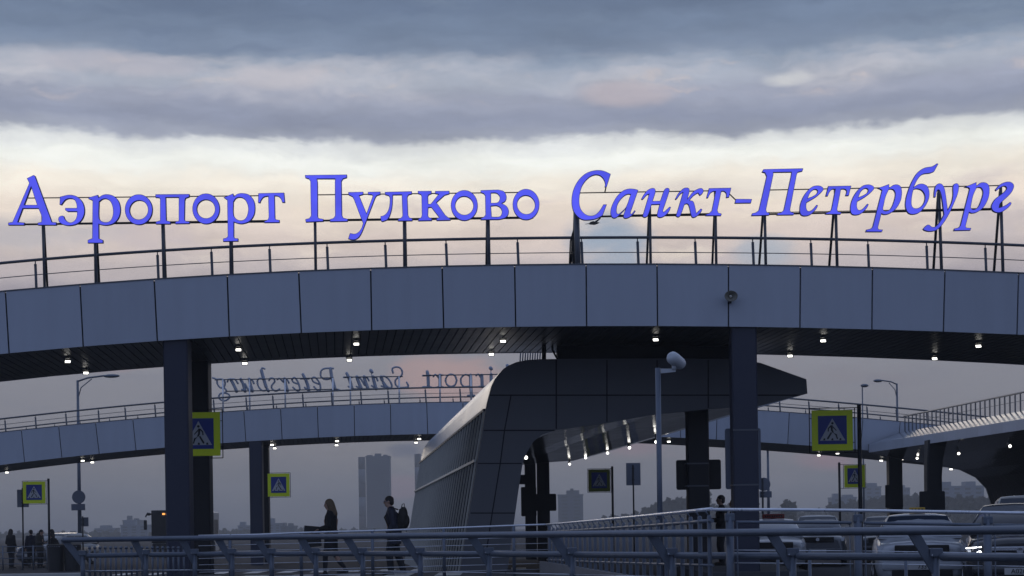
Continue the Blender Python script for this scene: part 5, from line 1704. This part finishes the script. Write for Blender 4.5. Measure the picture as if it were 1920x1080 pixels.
p = P(1932, 1000, 44.0); car('dark van standing behind the dark large car at the right edge', (p.x, p.y, gz), R(-13), 'dcar', zr=2.0, hood=1.15, belt=1.2, W=.98, L=4.9, num=None, grp=GC, cat='van')
p = P(1656, 1000, 60.0); car('dark car whose roof shows left of the yellow roof sign', (p.x, p.y, gz - .02), R(-12), 'dcar', zr=1.60, num=None, grp=GC)
p = P(56, 1000, 80.0); car('grey car behind the people waiting at far left', (p.x, p.y, ground_z(80)), R(-20), 'gcar', zr=1.48, num=None)

# bus
D = 112
zb = ground_z(D)
x0, x1 = P(284, 980, D).x, P(362, 980, D).x
ztop = P(320, 956, D).z
t = thing('city_bus', 'dark fronted bus half hidden behind the thick left column', 'bus', ((x0 + x1) / 2, D, zb))
Lb = 11.5
dirb = Vector((-.02, 1, 0)).normalized(); sb_ = Vector((dirb.y, -dirb.x, 0))
o0 = Vector((x0, D, 0)); wb_ = x1 - x0
m = MB()
rings = []
for l, e in ((0, .08), (.12, .02), (.4, 0), (Lb - .3, 0), (Lb, .06)):
    r = [(e, .3), (e, 2.9), (.15 + e, ztop - zb - .02), (wb_ - .15 - e, ztop - zb - .02), (wb_ - e, 2.9), (wb_ - e, .3)]
    rings.append([o0 + dirb * l + sb_ * x + Vector((0, 0, zb + z)) for x, z in r])
m.loft(rings, 0, True, False)
part('body', m, 'buspaint', t)
rb = Matrix((sb_, dirb, Vector((0, 0, 1)))).transposed()
ce = lambda x, l, z: o0 + sb_ * x + dirb * l + Vector((0, 0, zb + z))
part('windscreen', MB().rbox(ce(wb_ / 2, -.02, 1.98), (wb_ * 1.0, .16, 2.1), .08, rb), 'busdark', t)
part('bumper', MB().rbox(ce(wb_ / 2, -.03, .6), (wb_ * .97, .1, .6), .05, rb), 'busdark', t)
dsp = MB()
for i in range(3):
    dsp.rbox(ce(wb_ * .30 + i * .2, -.12, 2.78), (.15, .02, .11), .01, rb)
part('destination_display', dsp, 'amber', t)
for i in range(5):
    part('side_window', MB().rbox(ce(wb_ - .005, 1.4 + i * 2.1, 1.95), (.03, 1.8, 1.0), .02, rb), 'busdark', t)
for l in (2.3, 8.6):
    for x in (.1, wb_ - .1):
        c = ce(x, l, .48)
        part('wheel', MB().tube([c - sb_ * .15, c + sb_ * .15], .48, 18), 'tyre', t)
mr = MB()
mr.tube([ce(.1, 0, 2.75), ce(-.2, -.25, 2.85), ce(-.32, -.3, 2.6)], .05, 6)
mr.rbox(ce(-.33, -.3, 2.1), (.2, .14, .62), .05, rb)
mr.ball(ce(-.13, -.2, 2.78), (.14, .1, .1), 8)
part('mirror', mr, 'busdark', t)

# ------------------------------------------------------------------ hazy skyline
def building(label, x0, x1, yt, D, bumps=(), mt='house', rows=8, group=None, cols=None):
    a, b = P(x0, yt, D), P(x1, yt, D)
    zt, zb = (a.z + b.z) / 2, -.7
    w = b.x - a.x
    dep = max(12, min(40, w * .8))
    t = thing('tower_block', label, 'building', ((a.x + b.x) / 2, D, zb), group)
    part('wall', MB().box(((a.x + b.x) / 2, D + dep / 2, (zt + zb) / 2), (w, dep, zt - zb)), mt, t)
    part('roof', MB().box(((a.x + b.x) / 2, D + dep / 2, zt + .3), (w + .6, dep + .6, .6)), mt, t)
    for (u0, u1, h) in bumps:
        part('roof_house', MB().box((a.x + w * (u0 + u1) / 2, D + dep * .45, zt + .6 + h / 2), (w * (u1 - u0), dep * .5, h)), mt, t)
    n = cols or max(2, int(w / 4.5))
    for r in range(rows):
        m = MB()
        z = zb + (zt - zb) * (r + .55) / rows
        for i in range(n):
            m.box((a.x + w * (i + .5) / n, D - .02, z), (w / n * .5, .12, (zt - zb) / rows * .45))
        part('window_row', m, 'windowm', t)
    return t


GB = 'hazy blocks along the horizon'
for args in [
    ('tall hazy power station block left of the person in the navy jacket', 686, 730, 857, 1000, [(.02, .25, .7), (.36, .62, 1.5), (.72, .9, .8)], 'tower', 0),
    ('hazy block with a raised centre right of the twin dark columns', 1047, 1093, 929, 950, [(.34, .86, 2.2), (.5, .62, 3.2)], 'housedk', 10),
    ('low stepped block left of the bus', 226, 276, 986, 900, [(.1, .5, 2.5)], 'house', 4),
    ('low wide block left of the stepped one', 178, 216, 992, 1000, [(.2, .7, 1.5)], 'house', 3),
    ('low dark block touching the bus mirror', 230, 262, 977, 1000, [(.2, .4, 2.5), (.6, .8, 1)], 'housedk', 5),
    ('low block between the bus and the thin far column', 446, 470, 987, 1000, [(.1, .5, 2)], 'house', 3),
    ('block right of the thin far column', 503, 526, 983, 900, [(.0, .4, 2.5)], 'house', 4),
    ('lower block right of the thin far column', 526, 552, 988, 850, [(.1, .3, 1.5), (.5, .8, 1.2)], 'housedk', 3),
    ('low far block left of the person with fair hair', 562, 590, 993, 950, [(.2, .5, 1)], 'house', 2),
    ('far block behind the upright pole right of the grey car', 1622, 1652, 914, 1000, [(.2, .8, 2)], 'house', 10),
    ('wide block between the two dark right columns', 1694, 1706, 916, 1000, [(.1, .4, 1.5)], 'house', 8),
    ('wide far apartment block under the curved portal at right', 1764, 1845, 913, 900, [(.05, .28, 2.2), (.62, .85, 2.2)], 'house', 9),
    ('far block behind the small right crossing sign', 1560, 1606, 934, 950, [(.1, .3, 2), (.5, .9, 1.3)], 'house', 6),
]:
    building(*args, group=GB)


def chimney(label, x0, x1, yt, D, bands):
    c = P((x0 + x1) / 2, yt, D)
    r = (x1 - x0) / 2 * D / F
    t = thing('chimney', label, 'chimney', (c.x, D, -.7), 'banded power station chimneys')
    ys_ = [yt] + bands + [1010]
    for i in range(len(ys_) - 1):
        za, zb = P(c.x * F / D + CX, ys_[i], D).z, max(-.7, P(c.x * F / D + CX, ys_[i + 1], D).z)
        part('band', MB().tube([Vector((c.x, D, za)), Vector((c.x, D, zb))], r, 20), 'chimdark' if i % 2 == 0 else 'chimlight', t)


chimney('banded chimney at the left edge of the power station block', 671.5, 685, 857, 985, [880, 907, 932, 967])
chimney('banded chimney touching the ribbed wall of the dark stair block', 777, 789, 851, 985, [876, 902, 938])

# bare woods melting together on the horizon
rnd = random.Random(3)
tl = MB()
env = [(-50, 300, 1003, 1000, 900), (300, 640, 998, 996, 900), (640, 800, 997, 993, 900), (1093, 1130, 985, 980, 800), (1130, 1200, 974, 966, 700), (1200, 1235, 962, 946, 650), (1235, 1275, 944, 938, 650), (1275, 1330, 938, 930, 650), (1330, 1420, 950, 945, 700), (1420, 1470, 962, 958, 800), (1470, 1490, 945, 944, 500), (1490, 1550, 962, 958, 800),
       (1550, 1640, 950, 938, 700), (1640, 1720, 938, 930, 700), (1720, 1870, 938, 935, 600), (1870, 2000, 935, 930, 600)]
for (xa, xb, ya, yb, D0) in env:
    n = int((xb - xa) * 9)
    for i in range(n):
        q = rnd.random()
        x = xa + (xb - xa) * q
        ytop = ya + (yb - ya) * q + 3 * math.sin(x * .31) + 2.5 * math.sin(x * .83 + 1)
        D = D0 + rnd.random() * 60
        hz = HY - (x - CX) * math.tan(ROLL) + 6
        y = ytop + (hz - ytop) * rnd.random() ** 1.3
        c = P(x, y, D)
        r = .5 + rnd.random() * 1.0
        a = rnd.random() * 6.28
        d1 = Vector((math.cos(a), rnd.uniform(-.5, .5), math.sin(a))) * r
        d2 = Vector((-math.sin(a), rnd.uniform(-.5, .5), math.cos(a))) * r * rnd.uniform(.4, 1)
        tl.add([c - d1, c + d2, c + d1, c - d2], [(0, 1, 2, 3)])
    for i in range(int((xb - xa) / 3)):
        x = xa + (xb - xa) * rnd.random()
        ytop = ya + (yb - ya) * (x - xa) / (xb - xa) + 2
        a = P(x, ytop, D0 + 20)
        tl.tube([a, Vector((a.x, D0 + 20, -.7))], [.1, .3], 4)
solo('treeline', tl, 'foliage', kind='stuff', label='bare dark woods blurring together along the horizon', loc=(0, 700, -.7))

# ------------------------------------------------------------------ dusk haze
hz = MB().box((0, 800, 21), (1200, 1860, 48))
me = mesh_of(hz, 'haze', [], Vector((0, 800, -2.5)))
ho = bpy.data.objects.new('haze', me); ho.location = (0, 800, -2.5); col.objects.link(ho)
ho['kind'] = 'stuff'
hm_ = bpy.data.materials.new('haze')
hm_.use_nodes = True
nt = hm_.node_tree
nt.nodes.clear()
pvn = nt.nodes.new('ShaderNodeVolumePrincipled')
pvn.inputs['Color'].default_value = (.88, .88, .87, 1)
pvn.inputs['Density'].default_value = 0.0006
pvn.inputs['Anisotropy'].default_value = 0.2
ov = nt.nodes.new('ShaderNodeOutputMaterial')
nt.links.new(pvn.outputs[0], ov.inputs['Volume'])
me.materials.append(hm_)
